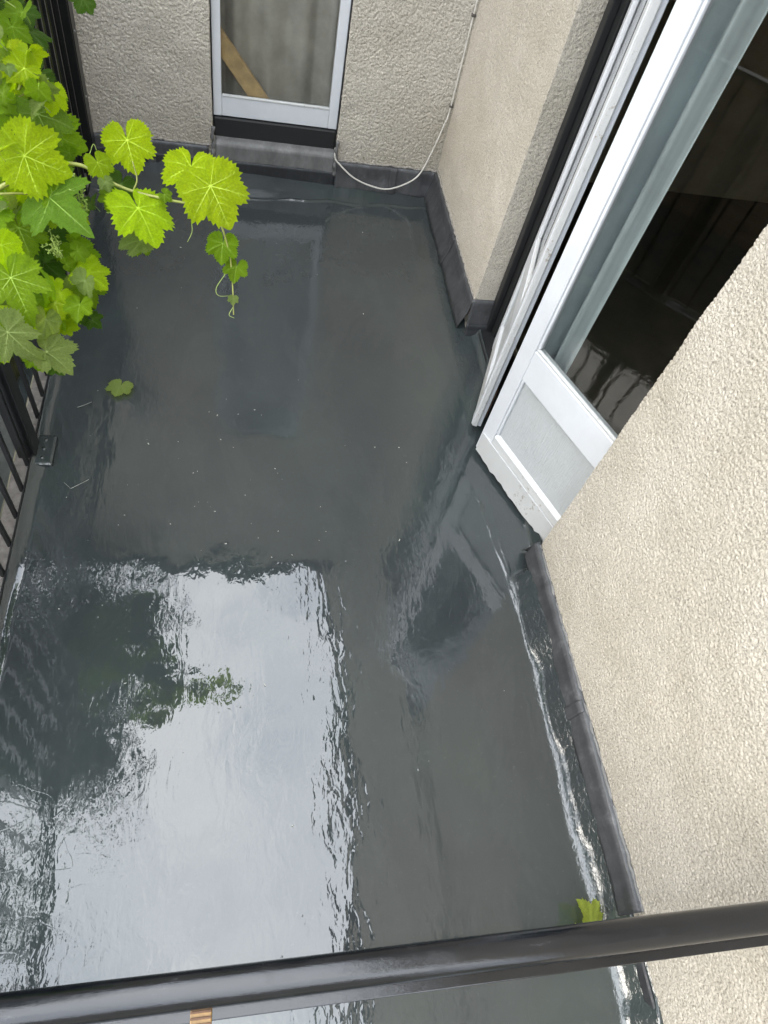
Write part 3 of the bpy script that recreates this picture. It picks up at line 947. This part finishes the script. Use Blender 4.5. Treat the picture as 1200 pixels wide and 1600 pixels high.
# ------------------------------------------------------------------ left railing
rl = empty('metal_railing', (-0.733, 1.7, 0))
bal = box_mesh('baluster', -0.007, 0.007, -0.007, 0.007, -0.012, 1.03, 0.0015)
by = 1.599
k = -14
ys = [by + 0.1115 * k for k in range(-14, 18)]
first = True
for y in ys:
    if abs(y - 1.66) < 0.04 or y > 3.45: continue
    o = link('baluster', bal, MAT['black'] if first else None, rl)
    first = False
    o.location = (0, y - 1.7, 0)
    o.rotation_euler = (random.gauss(0, 0.003), random.gauss(0, 0.003), 0)
P(box('post', -0.768, -0.706, 1.628, 1.694, -0.02, 1.06, MAT['black'], rl, 0.003))
P(box('post', -0.775, -0.708, 3.455, 3.550, -0.02, 1.9, MAT['black'], rl, 0.003))
P(box('post_plate', -0.7075, -0.7040, 3.465, 3.54, 0.0, 1.88, MAT['black'], rl, 0.001))
for z in (0.35, 0.62, 0.9):
    P(tube('screw', [(-0.7045, 3.50, z), (-0.7005, 3.50, z)], 0.005, MAT['steel'], rl, 10))
P(box('top_rail', -0.757, -0.709, -1.4, 3.454, 1.031, 1.052, MAT['black'], rl, 0.004))
P(box('edge_angle', -0.7255, -0.7195, -1.6, 3.45, -0.02, 0.0165, MAT['black'], rl, 0.0012))
pl = box_mesh('base_plate', -0.7155, -0.648, 1.587, 1.728, -0.004, 0.012, 0.010, )
P(link('base_plate', pl, MAT['resin'], rl))
for yy in (1.62, 1.66, 1.70):
    P(tube('bolt_head', [(-0.685, yy, 0.010), (-0.685, yy, 0.0155)], [0.009, 0.007], MAT['resin'], rl, 6))
tag(rl, 'black metal railing with thin square bars along the left edge, under the vine', 'railing')
# taller slatted screen on the neighbour's side, behind the vine
sc = empty('slatted_screen', (-0.86, 2.9, 0))
MAT['moss'] = mat_simple('mossy_wood', (0.060, 0.068, 0.026), 0.85, 9, 0.5, 0.003)
slat = box_mesh('slat', -0.010, 0.010, -0.031, 0.031, -0.04, 1.12, 0.003)
for i in range(22):
    o = link('slat', slat, MAT['moss'] if i == 0 else None, sc)
    o.location = (random.gauss(0, .002), 2.03 + i * 0.066 - 2.9, random.gauss(0, .01))
    o.rotation_euler = (random.gauss(0, 0.006), 0, random.gauss(0, 0.05))
for i in range(9):
    o = link('slat', slat, None, sc)
    o.location = (-0.815 - i * 0.066 + 0.86, 3.515 - 2.9, random.gauss(0, .01))
    o.rotation_euler = (0, random.gauss(0, 0.006), R(90) + random.gauss(0, 0.04))
    o.scale = (1, 1, 1.5)
for z in (0.25, 0.95):
    P(box('screen_batten', -0.90, -0.872, 2.0, 3.48, z, z + 0.05, MAT['moss'], sc, 0.003))
tag(sc, 'mossy slatted timber screen standing behind the vine and railing', 'screen')

# ------------------------------------------------------------------ front handrail under the camera
fr = empty('front_railing', (0.3, -0.0115, 0), -0.012)
def rail_profile(x0, x1):
    prof = []
    W, Ht = 0.0228, 0.024
    n = 22
    for i in range(n + 1):
        a = math.pi * i / n
        prof.append((W * math.copysign(abs(math.cos(a)) ** 0.9, math.cos(a)), 0.955 + Ht * math.sin(a) ** 0.85))
    prof += [(-W, 0.938), (-W * 0.9, 0.932), (W * 0.9, 0.932), (W, 0.938)]
    m = len(prof)
    xs = np.linspace(x0, x1, 60)
    v, f = [], []
    wz = bandnoise(1, 60, 1, 0.05, 0.7, 0.6, 77)[0]
    for i, x in enumerate(xs):
        for (yy, zz) in prof:
            v.append((x, yy, zz + 0.0006 * wz[i]))
    for i in range(len(xs) - 1):
        for k in range(m):
            k2 = (k + 1) % m
            f.append((i * m + k, i * m + k2, (i + 1) * m + k2, (i + 1) * m + k))
    f.append(tuple(range(m))); f.append(tuple((len(xs) - 1) * m + k for k in range(m - 1, -1, -1)))
    return mesh('handrail', v, f, True)
link('handrail', rail_profile(-1.05, 0.752), MAT['rail'], fr)
link('flat_bar', box_mesh('flat_bar', -1.05, 0.755, -0.037, -0.002, 0.905, 0.9315, 0.0015), MAT['rail'], fr)
bal2 = box_mesh('baluster', -0.007, 0.007, -0.007, 0.007, 0.05, 0.9048, 0.0015)
for i in range(16):
    o = link('baluster', bal2, MAT['black'] if i == 0 else None, fr)
    o.location = (-1.0 + 0.112 * i, -0.012, 0)
link('bottom_rail', box_mesh('bottom_rail', -1.05, 0.752, -0.030, 0.006, 0.035, 0.0498, 0.002), MAT['rail'], fr)
tag(fr, 'black handrail crossing the bottom of the view just below the camera', 'railing')
cl = empty('plastic_clip', (-0.046, -0.026, 0.929), -0.012)
link('clip_body', box_mesh('clip_body', -0.014, 0.014, -0.026, 0.000, 0.004, 0.010, 0.0015), MAT['amber'], cl)
for i in range(3):
    link('clip_ridge', box_mesh('clip_ridge', -0.0135, 0.0135, -0.022 + 0.007 * i, -0.019 + 0.007 * i, 0.0102, 0.0125, 0.0008), MAT['rust'], cl)
tag(cl, 'small ribbed amber clip on the underside of the front handrail', 'clip')

# ------------------------------------------------------------------ grape vine
def make_leaf_mesh(name, seed, cup=0.25, fold=0.2, droop=0.25, lobe=1.0, point=0.0):
    """lobed, toothed vine leaf of width about 1, stalk at the origin, tip along +y"""
    r_ = random.Random(seed)
    keys = [(0, 0.63 + point), (9, 0.58 + 0.5 * point), (22, 0.52), (34, 0.53 - 0.09 * lobe), (46, 0.55), (55, 0.575 + 0.4 * point), (66, 0.53), (80, 0.49 - 0.05 * lobe), (95, 0.475), (112, 0.47), (130, 0.45), (148, 0.415), (162, 0.36), (171, 0.25), (176, 0.05)]
    def rad(a):
        for (a0, q0), (a1, q1) in zip(keys[:-1], keys[1:]):
            if a0 <= a <= a1:
                t_ = (a - a0) / (a1 - a0)
                t_ = t_ * t_ * (3 - 2 * t_)
                return q0 + (q1 - q0) * t_
        return 0.05
    def side(sg):
        res = []
        n = 46
        f1, f2 = r_.uniform(0, 6), r_.uniform(0, 6)
        for i in range(n + 1):
            a = 176.0 * i / n
            q = rad(a) * (1 + 0.03 * math.sin(a * 0.06 + f1))
            if 2 < i < n - 5:
                q *= 1 + (0.105 if i % 4 == 0 else (0.065 if i % 2 == 0 else -0.03)) * r_.uniform(0.6, 1.2)
            aa = R(a)
            res.append((sg * q * math.sin(aa), q * math.cos(aa)))
        return res
    rs, ls = side(1), side(-1)
    ol = rs[::-1] + ls[1:]
    ph1, ph2 = r_.uniform(0, 6), r_.uniform(0, 6)
    def z(x, y):
        rr = math.hypot(x, y)
        th = math.atan2(x, y + 1e-9)
        return -cup * rr * rr * 0.6 + fold * abs(x) * 0.45 - droop * max(0, y) ** 2 * 0.5 + 0.022 * rr * math.sin(5 * th + ph1) + 0.03 * rr * math.sin(2 * th + ph2) + 0.010 * math.sin(11 * x + ph2) * math.cos(10 * y) + 0.022 * rr * math.sin(13 * th + ph1) * min(1, rr * 2.5) + 0.016 * math.sin(21 * x) * math.sin(19 * y + ph1) - 0.10 * max(0.0, rr - 0.36) ** 1.5 * math.sin(3 * th + ph2) * 4
    v, f = [(0, 0.0, z(0, 0))], []
    rings = [0.18, 0.36, 0.54, 0.72, 0.88, 1.0]
    n = len(ol)
    for q in rings:
        for x, y in ol:
            v.append((x * q, y * q, z(x * q, y * q)))
    for i in range(n - 1):
        f.append((0, 1 + i, 2 + i))
        for k in range(5):
            a = 1 + k * n + i
            f.append((a, a + n, a + n + 1, a + 1))
    nmain = len(f)
    # veins: thin ribbons a hair above and below the blade
    veins = [((0, 0), (0, 0.60 + point), 0.008)]
    for sg in (-1, 1):
        veins += [((0, 0), (sg * 0.44, 0.31), 0.007), ((0, 0), (sg * 0.43, -0.03), 0.0055), ((0, 0), (sg * 0.22, -0.32), 0.0045)]
        for t_ in (0.22, 0.4, 0.57, 0.73, 0.87):
            g = 1.12 - t_
            veins.append(((0, 0.60 * t_), (sg * 0.22 * g, 0.60 * t_ + 0.17 * g), 0.0032))
            veins.append(((sg * 0.44 * t_, 0.31 * t_), (sg * (0.44 * t_ + 0.02), 0.31 * t_ + 0.20 * g), 0.0028))
            veins.append(((sg * 0.44 * t_, 0.31 * t_), (sg * (0.44 * t_ + 0.17 * g), 0.31 * t_ - 0.03 * g), 0.0028))
            veins.append(((sg * 0.43 * t_, -0.03 * t_), (sg * (0.43 * t_ + 0.06), -0.03 * t_ - 0.16 * g), 0.0024))
    for (a, b, wd) in veins:
        dx, dy = b[0] - a[0], b[1] - a[1]
        L = math.hypot(dx, dy); px, py = -dy / L, dx / L
        for sgn in (1, -1):
            base = len(v)
            m = 6
            for i in range(m + 1):
                t_ = i / m
                x, y = a[0] + dx * t_, a[1] + dy * t_
                ww = wd * (1 - 0.8 * t_) * 0.75
                for e in (-1, 1):
                    v.append((x + px * ww * e, y + py * ww * e, z(x, y) + sgn * 0.005))
            for i in range(m):
                q = base + 2 * i
                f.append((q, q + 1, q + 3, q + 2) if sgn > 0 else (q, q + 2, q + 3, q + 1))
    # leaf stalk curving back and down
    pet = spline([(0, 0, z(0, 0)), (0.01, -0.05, -0.07), (0.0, -0.10, -0.22), (0.03, -0.10, -0.45)], 4)
    tv, tf = tube_data(pet, [0.017] * len(pet), 5)
    base = len(v)
    v += [tuple(p) for p in tv]
    f += [tuple(i + base for i in q) for q in tf]
    me = mesh(name, v, f, True)
    me.materials.append(MAT['leaf']); me.materials.append(MAT['vein'])
    mi = np.ones(len(me.polygons), dtype=np.int32)
    mi[:nmain] = 0
    me.polygons.foreach_set('material_index', mi)
    return me
LEAVES = [make_leaf_mesh('leaf', 11, 0.25, 0.10, 0.25), make_leaf_mesh('leaf', 12, 0.5, 0.45, 0.35), make_leaf_mesh('leaf', 13, -0.1, 0.4, 0.6, 1.3, 0.08),
          make_leaf_mesh('leaf', 14, 0.7, 0.05, 0.2), make_leaf_mesh('leaf', 15, 0.3, 0.75, 0.7, 1.2), make_leaf_mesh('leaf', 16, 0.2, 0.25, 0.3, 1.6, 0.14),
          make_leaf_mesh('leaf', 17, 0.9, 0.6, 1.0, 0.8), make_leaf_mesh('leaf', 18, -0.5, 0.9, 0.9, 1.2, 0.05), make_leaf_mesh('leaf', 19, 0.5, -0.5, 0.6, 1.4, 0.04)]
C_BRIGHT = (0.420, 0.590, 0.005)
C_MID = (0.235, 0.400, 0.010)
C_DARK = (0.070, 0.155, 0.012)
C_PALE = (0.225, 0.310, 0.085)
C_COOL = (0.150, 0.270, 0.020)
vine = empty('grape_vine', (-0.62, 1.9, 0.0))
camp = Vector((0, 0, CAM_H))
cr_, cu_ = Vector(right), Vector(up)
def put_leaf(px, py, size_px, ang, color, t, rnd=0.35, var=None, upw=0.55, parent=vine, seed=None):
    r_ = random.Random(seed if seed is not None else int(px * 7 + py * 13))
    p = along(px, py, t)
    view = (camp - p).normalized()
    nrm = (view * 0.75 + Vector((0, 0, 1)) * upw + Vector((r_.gauss(0, rnd), r_.gauss(0, rnd), r_.gauss(0, rnd)))).normalized()
    a = R(ang)
    tip = cr_ * math.cos(a) - cu_ * math.sin(a)
    tip = (tip - nrm * tip.dot(nrm)).normalized()
    xax = tip.cross(nrm).normalized()
    depth = t * (M[:, 2] @ ray(px, py))
    size = size_px * 0.93 / FPX * depth
    me = LEAVES[var if var is not None else r_.randrange(len(LEAVES))]
    o = link('leaf', me, None, parent)
    base = p - tip * 0.30 * size
    kf = r_.uniform(0.84, 1.14); kr = r_.uniform(0.93, 1.05)
    c = (color[0] * kf * kr, color[1] * kf, color[2] * kf)
    o.color = (*c, 1)
    mw = Matrix(((xax.x, tip.x, nrm.x, base.x), (xax.y, tip.y, nrm.y, base.y), (xax.z, tip.z, nrm.z, base.z), (0, 0, 0, 1))) @ Matrix.Scale(size, 4)
    if parent is not None:
        mw = Matrix.Translation(-parent.location) @ mw
    o.matrix_basis = mw
    return o
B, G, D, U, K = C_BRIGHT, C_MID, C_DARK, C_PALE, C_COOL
HERO = [ # px, py, size, tip angle (0 right, 90 down), colour, distance, mesh variant
    (205, 245, 84, 80, B, 1.48, 0), (231, 352, 112, 62, B, 1.42, 0), (296, 285, 92, 95, B, 1.45, 0), (344, 322, 114, 62, B, 1.38, 0),
    (346, 396, 54, 100, G, 1.46, 1), (367, 428, 42, 100, G, 1.46, 4), (364, 471, 18, 95, U, 1.46, 1),
    (202, 378, 66, 165, U, 1.47, 4), (214, 386, 46, 120, G, 1.50, 1), (160, 268, 50, 50, B, 1.46, 1), (168, 292, 26, 60, U, 1.44, 1),
    (184, 300, 52, 110, D, 1.55, 2), (172, 318, 40, 100, G, 1.56, 2), (263, 309, 24, 30, G, 1.45, 1),
    (30, 112, 70, 60, B, 1.55, 1), (56, 138, 66, 20, B, 1.56, 4), (72, 203, 100, 62, K, 1.48, 0), (108, 222, 84, 30, G, 1.55, 1),
    (72, 258, 116, 25, B, 1.46, 1), (96, 325, 128, 42, K, 1.44, 5), (22, 262, 70, 150, B, 1.52, 1), (12, 225, 76, 80, U, 1.58, 3),
    (24, 58, 58, 70, G, 1.62, 4), (58, 60, 60, 40, D, 1.66, 3), (126, 8, 44, 110, D, 1.75, 0), (42, 30, 50, 60, D, 1.7, 1), (14, 150, 60, 120, G, 1.62, 2),
    (20, 350, 74, 100, U, 1.58, 2), (38, 378, 78, 70, G, 1.55, 3), (68, 385, 80, 80, D, 1.58, 0), (46, 410, 74, 60, D, 1.6, 2), (10, 404, 74, 55, B, 1.45, 1),
    (30, 462, 102, 65, G, 1.42, 5), (-8, 440, 80, 70, G, 1.48, 3), (150, 437, 66, 35, B, 1.50, 1), (130, 410, 60, 60, G, 1.56, 2), (140, 462, 56, 70, G, 1.55, 2),
    (100, 476, 56, 15, B, 1.48, 3), (88, 468, 44, 130, B, 1.49, 1), (124, 490, 56, 60, D, 1.58, 1), (84, 425, 66, 50, D, 1.62, 1), (110, 390, 60, 50, G, 1.6, 0),
    (32, 540, 92, 62, U, 1.42, 5), (70, 515, 56, 90, U, 1.46, 1), (92, 562, 84, 35, U, 1.44, 4), (95, 500, 50, 80, G, 1.52, 2), (50, 500, 64, 100, D, 1.56, 3),
    (60, 570, 40, 80, G, 1.5, 2), (95, 578, 40, 60, D, 1.52, 1), (-10, 545, 70, 70, G, 1.5, 1), (10, 500, 60, 80, D, 1.56, 2), (60, 320, 60, 100, G, 1.56, 3),
    (120, 350, 60, 60, G, 1.52, 3), (135, 330, 50, 90, D, 1.6, 2), (40, 300, 60, 70, B, 1.54, 3), (8, 310, 70, 90, G, 1.58, 0), (30, 190, 60, 40, U, 1.60, 2),
    (10, 20, 60, 80, D, 1.72, 2), (0, 90, 66, 50, G, 1.64, 3), (88, 160, 46, 50, G, 1.62, 1), (150, 505, 34, 40, D, 1.58, 2), (-12, 350, 80, 60, G, 1.5, 0), (-15, 180, 90, 60, G, 1.55, 0)]
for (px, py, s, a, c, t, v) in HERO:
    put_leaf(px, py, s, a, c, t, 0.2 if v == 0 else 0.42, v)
# leaves in the depth of the plant, mostly dark green to paint its shade
edge = [(-60, 45), (60, 55), (130, 80), (210, 105), (300, 125), (380, 140), (440, 160), (500, 125), (560, 90), (585, 60)]
def xmax(y):
    for (y0, x0), (y1, x1) in zip(edge[:-1], edge[1:]):
        if y0 <= y <= y1:
            return x0 + (x1 - x0) * (y - y0) / (y1 - y0)
    return 40
rr = random.Random(5)
cnt = 0
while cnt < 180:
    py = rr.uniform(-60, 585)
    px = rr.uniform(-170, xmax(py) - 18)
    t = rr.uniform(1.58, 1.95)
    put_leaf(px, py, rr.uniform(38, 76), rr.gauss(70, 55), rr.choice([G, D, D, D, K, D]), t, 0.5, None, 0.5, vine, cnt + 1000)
    cnt += 1

for q in range(56):
    py = rr.uniform(60, 570)
    px = rr.uniform(-20, xmax(py) - 4)
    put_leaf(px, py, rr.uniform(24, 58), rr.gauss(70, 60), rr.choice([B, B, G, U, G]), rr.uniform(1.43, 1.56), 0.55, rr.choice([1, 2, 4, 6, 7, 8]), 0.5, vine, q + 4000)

def cane(pts, r0, r1, name='cane', mat='cane', per=8):
    sp = spline([along(*p) for p in pts], per)
    n = len(sp)
    return P(tube(name, sp, [r0 + (r1 - r0) * i / (n - 1) for i in range(n)], MAT[mat], vine, 7))
cane([(-60, 330, 1.58), (0, 293, 1.52), (50, 268, 1.49), (62, 255, 1.5), (125, 258, 1.5), (160, 278, 1.48), (205, 298, 1.47), (262, 312, 1.46), (330, 330, 1.45), (356, 385, 1.46), (363, 440, 1.47), (365, 492, 1.47)], 0.0048, 0.0012)
cane([(-40, 240, 1.6), (8, 205, 1.57), (14, 160, 1.57), (32, 130, 1.56), (20, 60, 1.64), (-10, 10, 1.7)], 0.0032, 0.002)
cane([(0, 303, 1.5), (30, 302, 1.5), (60, 305, 1.5)], 0.0022, 0.0018)
cane([(-40, 560, 1.55), (20, 480, 1.55), (60, 440, 1.56), (92, 440, 1.55), (125, 438, 1.53)], 0.0034, 0.002)
cane([(90, 440, 1.55), (98, 455, 1.54), (92, 470, 1.53)], 0.0018, 0.0014)
cane([(15, 160, 1.57), (40, 145, 1.56), (62, 128, 1.56)], 0.0018, 0.0014)
cane([(55, 262, 1.49), (60, 245, 1.48), (58, 228, 1.47)], 0.0022, 0.0016)
cane([(208, 298, 1.47), (214, 280, 1.47), (207, 252, 1.47)], 0.0016, 0.0012)
cane([(300, 320, 1.46), (302, 300, 1.45), (306, 280, 1.44)], 0.0016, 0.0012)
for tp in ([(352, 428, 1.46), (338, 450, 1.46), (342, 462, 1.46), (362, 462, 1.47)], [(364, 480, 1.47), (358, 492, 1.47), (366, 497, 1.47)], [(170, 300, 1.47), (176, 325, 1.47), (172, 332, 1.47), (166, 332, 1.47)],
           [(175, 300, 1.47), (184, 314, 1.47), (190, 322, 1.47)], [(299, 345, 1.44), (300, 362, 1.44), (293, 378, 1.44)], [(130, 262, 1.5), (140, 240, 1.5), (146, 225, 1.52), (152, 238, 1.5)], [(25, 12, 1.6), (8, 0, 1.6), (4, -12, 1.6)]):
    cane(tp, 0.0007, 0.0004, 'tendril', 'tendril')
# green flower cluster: a little branching spray
def cluster(px, py, t, n, h):
    r_ = random.Random(3)
    vs_, fs = [], []
    def add(pts, rad):
        a, b = tube_data(pts, rad, 4)
        o = len(vs_)
        vs_.extend(a); fs.extend([tuple(i + o for i in q) for q in b])
    top = along(px, py, t)
    bot = along(px + 12, py + h, t)
    add([top, (top + bot) / 2, bot], 0.0012)
    for i in range(n):
        q = i / n
        c = top.lerp(bot, 0.15 + 0.85 * q)
        d = Vector((r_.gauss(0, 1), r_.gauss(0, 1), r_.gauss(0, 0.5))).normalized()
        e = c + d * (0.020 * (1.15 - q))
        add([c, e], 0.0006)
        for _ in range(3):
            g = e + Vector((r_.gauss(0, 1), r_.gauss(0, 1), r_.gauss(0, 1))).normalized() * 0.006
            add([e, g], [0.0005, 0.0013])
    return P(link('flower_cluster', mesh('flower_cluster', vs_, fs, True), MAT['tendril'], vine))
cluster(118, 278, 1.47, 40, 70)
cluster(80, 370, 1.5, 24, 30)
tag(vine, 'lush green grape vine spilling over the left railing', 'vine')

# fallen leaves
def fallen(loc, size, rz, tilt, color, var, label):
    o = link('fallen_leaf', LEAVES[var])
    o.location = loc
    o.rotation_euler = (tilt[0], tilt[1], rz)
    o.scale = (size,) * 3
    o.color = (*color, 1)
    tag(o, label, 'leaf', 'fallen vine leaves')
    return o
flat = make_leaf_mesh('leaf', 33, 0.05, 0.0, 0.05)
LEAVES.append(flat)
fl1 = link('fallen_leaf', flat); fl1.location = (-0.455, 1.985, 0.012); fl1.rotation_euler = (R(2), R(3), R(165)); fl1.scale = (0.098, 0.098, 0.04); fl1.color = (0.34, 0.45, 0.12, 1)
tag(fl1, 'small green vine leaf lying flat on the wet floor near the post', 'leaf', 'fallen vine leaves')
fl2 = link('fallen_leaf', LEAVES[4]); fl2.location = (0.945, 0.010, 0.05); fl2.rotation_euler = (R(35), R(25), R(35)); fl2.scale = (0.11,) * 3; fl2.color = (0.48, 0.56, 0.10, 1)
tag(fl2, 'curled yellow-green leaf poking out behind the front handrail', 'leaf', 'fallen vine leaves')

# small debris and blisters on the floor
def specks():
    r_ = random.Random(8)
    v, f = [], []
    for i in range(85):
        x, y = (r_.gauss(-0.25, 0.3), r_.gauss(1.45, 0.28)) if r_.random() < 0.6 else (r_.uniform(-0.64, 0.9), r_.uniform(0.05, 3.2))
        if not -0.65 < x < 0.92: continue
        if y > 3.25: continue
        a, s = r_.uniform(0, 6.28), r_.choice([0.0006, 0.0008, 0.0010, 0.0013, 0.0019])
        L = s * r_.uniform(1, 2.6)
        z = 0.0035
        b = len(v)
        for (u, q) in ((-L, -s), (L, -s * 0.6), (L * 0.8, s), (-L * 0.7, s * 0.8)):
            v.append((x + u * math.cos(a) - q * math.sin(a), y + u * math.sin(a) + q * math.cos(a), z))
        v.append((x, y, z + s * 0.9))
        f += [(b, b + 1, b + 4), (b + 1, b + 2, b + 4), (b + 2, b + 3, b + 4), (b + 3, b, b + 4)]
    return mesh('floor_debris', v, f)
tag(link('floor_debris', specks(), MAT['debris']), 'pale grit scattered over the wet terrace floor', 'debris', kind='stuff')
for (a, b, c, lab) in (((-0.60, 1.87), (-0.575, 1.885), (-0.553, 1.90), 'single pale dry stalk lying by the green fallen leaf'), ((-0.60, 1.515), (-0.575, 1.49), (-0.52, 1.53), 'bent pale stalk lying in front of the railing post plate')):
    tag(tube('dry_stalk', [(*a, 0.006), (*b, 0.005), (*c, 0.006)], 0.0007, MAT['debris'], None, 5), lab, 'stalk')

# ------------------------------------------------------------------ trees beyond the railing (seen in the reflections)
def tree(base, crown_c, rad, nleaf, label, seed, leaf=0.07, clumps=26):
    r_ = np.random.default_rng(seed)
    root = empty('broadleaf_tree', base)
    bx, by_, bz = base
    top = Vector(crown_c)
    vs_, fs = [], []
    def add(pts, rads, sides=8):
        a, b = tube_data(pts, rads, sides)
        o = len(vs_)
        vs_.extend(a); fs.extend([tuple(i + o for i in q) for q in b])
    mid = Vector((bx * 0.7 + top.x * 0.3 + 0.15, by_ * 0.7 + top.y * 0.3, (bz + top.z) / 2))
    sp = spline([Vector(base), mid, top], 8)
    add(sp, [0.17 - 0.13 * i / (len(sp) - 1) for i in range(len(sp))])
    cl_ = []
    for i in range(clumps):
        d = r_.normal(size=3); d /= np.linalg.norm(d)
        c = np.array(crown_c) + d * np.array(rad) * r_.uniform(0.35, 1.0)
        cl_.append(c)
        s = sp[int(r_.integers(len(sp) // 2, len(sp)))]
        e = Vector(c)
        add([s, s.lerp(e, 0.5) + Vector((0, 0, 0.12)), e], [0.035, 0.02, 0.006], 5)
    P(link('trunk', mesh('trunk', vs_, fs, True), MAT['bark'], root))
    cl_ = np.array(cl_)
    idx = r_.integers(0, clumps, nleaf)
    cs = cl_[idx] + r_.normal(size=(nleaf, 3)) * np.array(rad) * 0.20
    u = r_.normal(size=(nleaf, 3)); u /= np.linalg.norm(u, axis=1)[:, None]
    q = r_.normal(size=(nleaf, 3)); v_ = np.cross(u, q); v_ /= np.linalg.norm(v_, axis=1)[:, None]
    sz = leaf * r_.uniform(0.6, 1.3, nleaf)[:, None]
    a = cs - u * sz; b = cs + v_ * sz * 0.5; c = cs + u * sz; d = cs - v_ * sz * 0.5
    V = np.stack([a, b, c, d], 1).reshape(-1, 3)
    me = bpy.data.meshes.new('crown')
    me.vertices.add(len(V)); me.vertices.foreach_set('co', V.reshape(-1).astype(np.float32))
    me.loops.add(len(V)); me.loops.foreach_set('vertex_index', np.arange(len(V), dtype=np.int32))
    me.polygons.add(nleaf)
    me.polygons.foreach_set('loop_start', np.arange(0, len(V), 4, dtype=np.int32))
    me.polygons.foreach_set('loop_total', np.full(nleaf, 4, dtype=np.int32))
    me.update(calc_edges=True)
    P(link('crown', me, MAT['tree_leaf'], root))
    tag(root, label, 'tree', 'trees beyond the railing')
    return root
tree((-3.0, 3.4, -3.2), (-2.42, 2.88, 5.3), (1.42, 1.20, 1.85), 15000, 'tall leafy tree mirrored as the dark mass at the upper left of the wet floor', 1)
tree((-4.4, 0.9, -3.2), (-3.2, 0.7, 5.6), (1.2, 1.3, 1.5), 6000, 'sparser tree mirrored as streaks along the lower left of the wet floor', 2)
tree((-5.4, 5.2, -3.2), (-5.4, 5.0, 0.9), (1.6, 1.6, 1.5), 7000, 'dense tree standing beyond the slatted screen', 3, 0.09)

gw = empty('garden_wall', (-1.85, 1.0, -0.3))
P(box('brickwork', -1.96, -1.74, -1.6, 3.7, -0.3, 1.16, MAT['brick'], gw))
P(box('coping', -2.0, -1.70, -1.6, 3.7, 1.163, 1.22, MAT['moss'], gw, 0.008))
tag(gw, 'low brown brick garden wall beyond the railing, mirrored in the side door glass', 'wall')
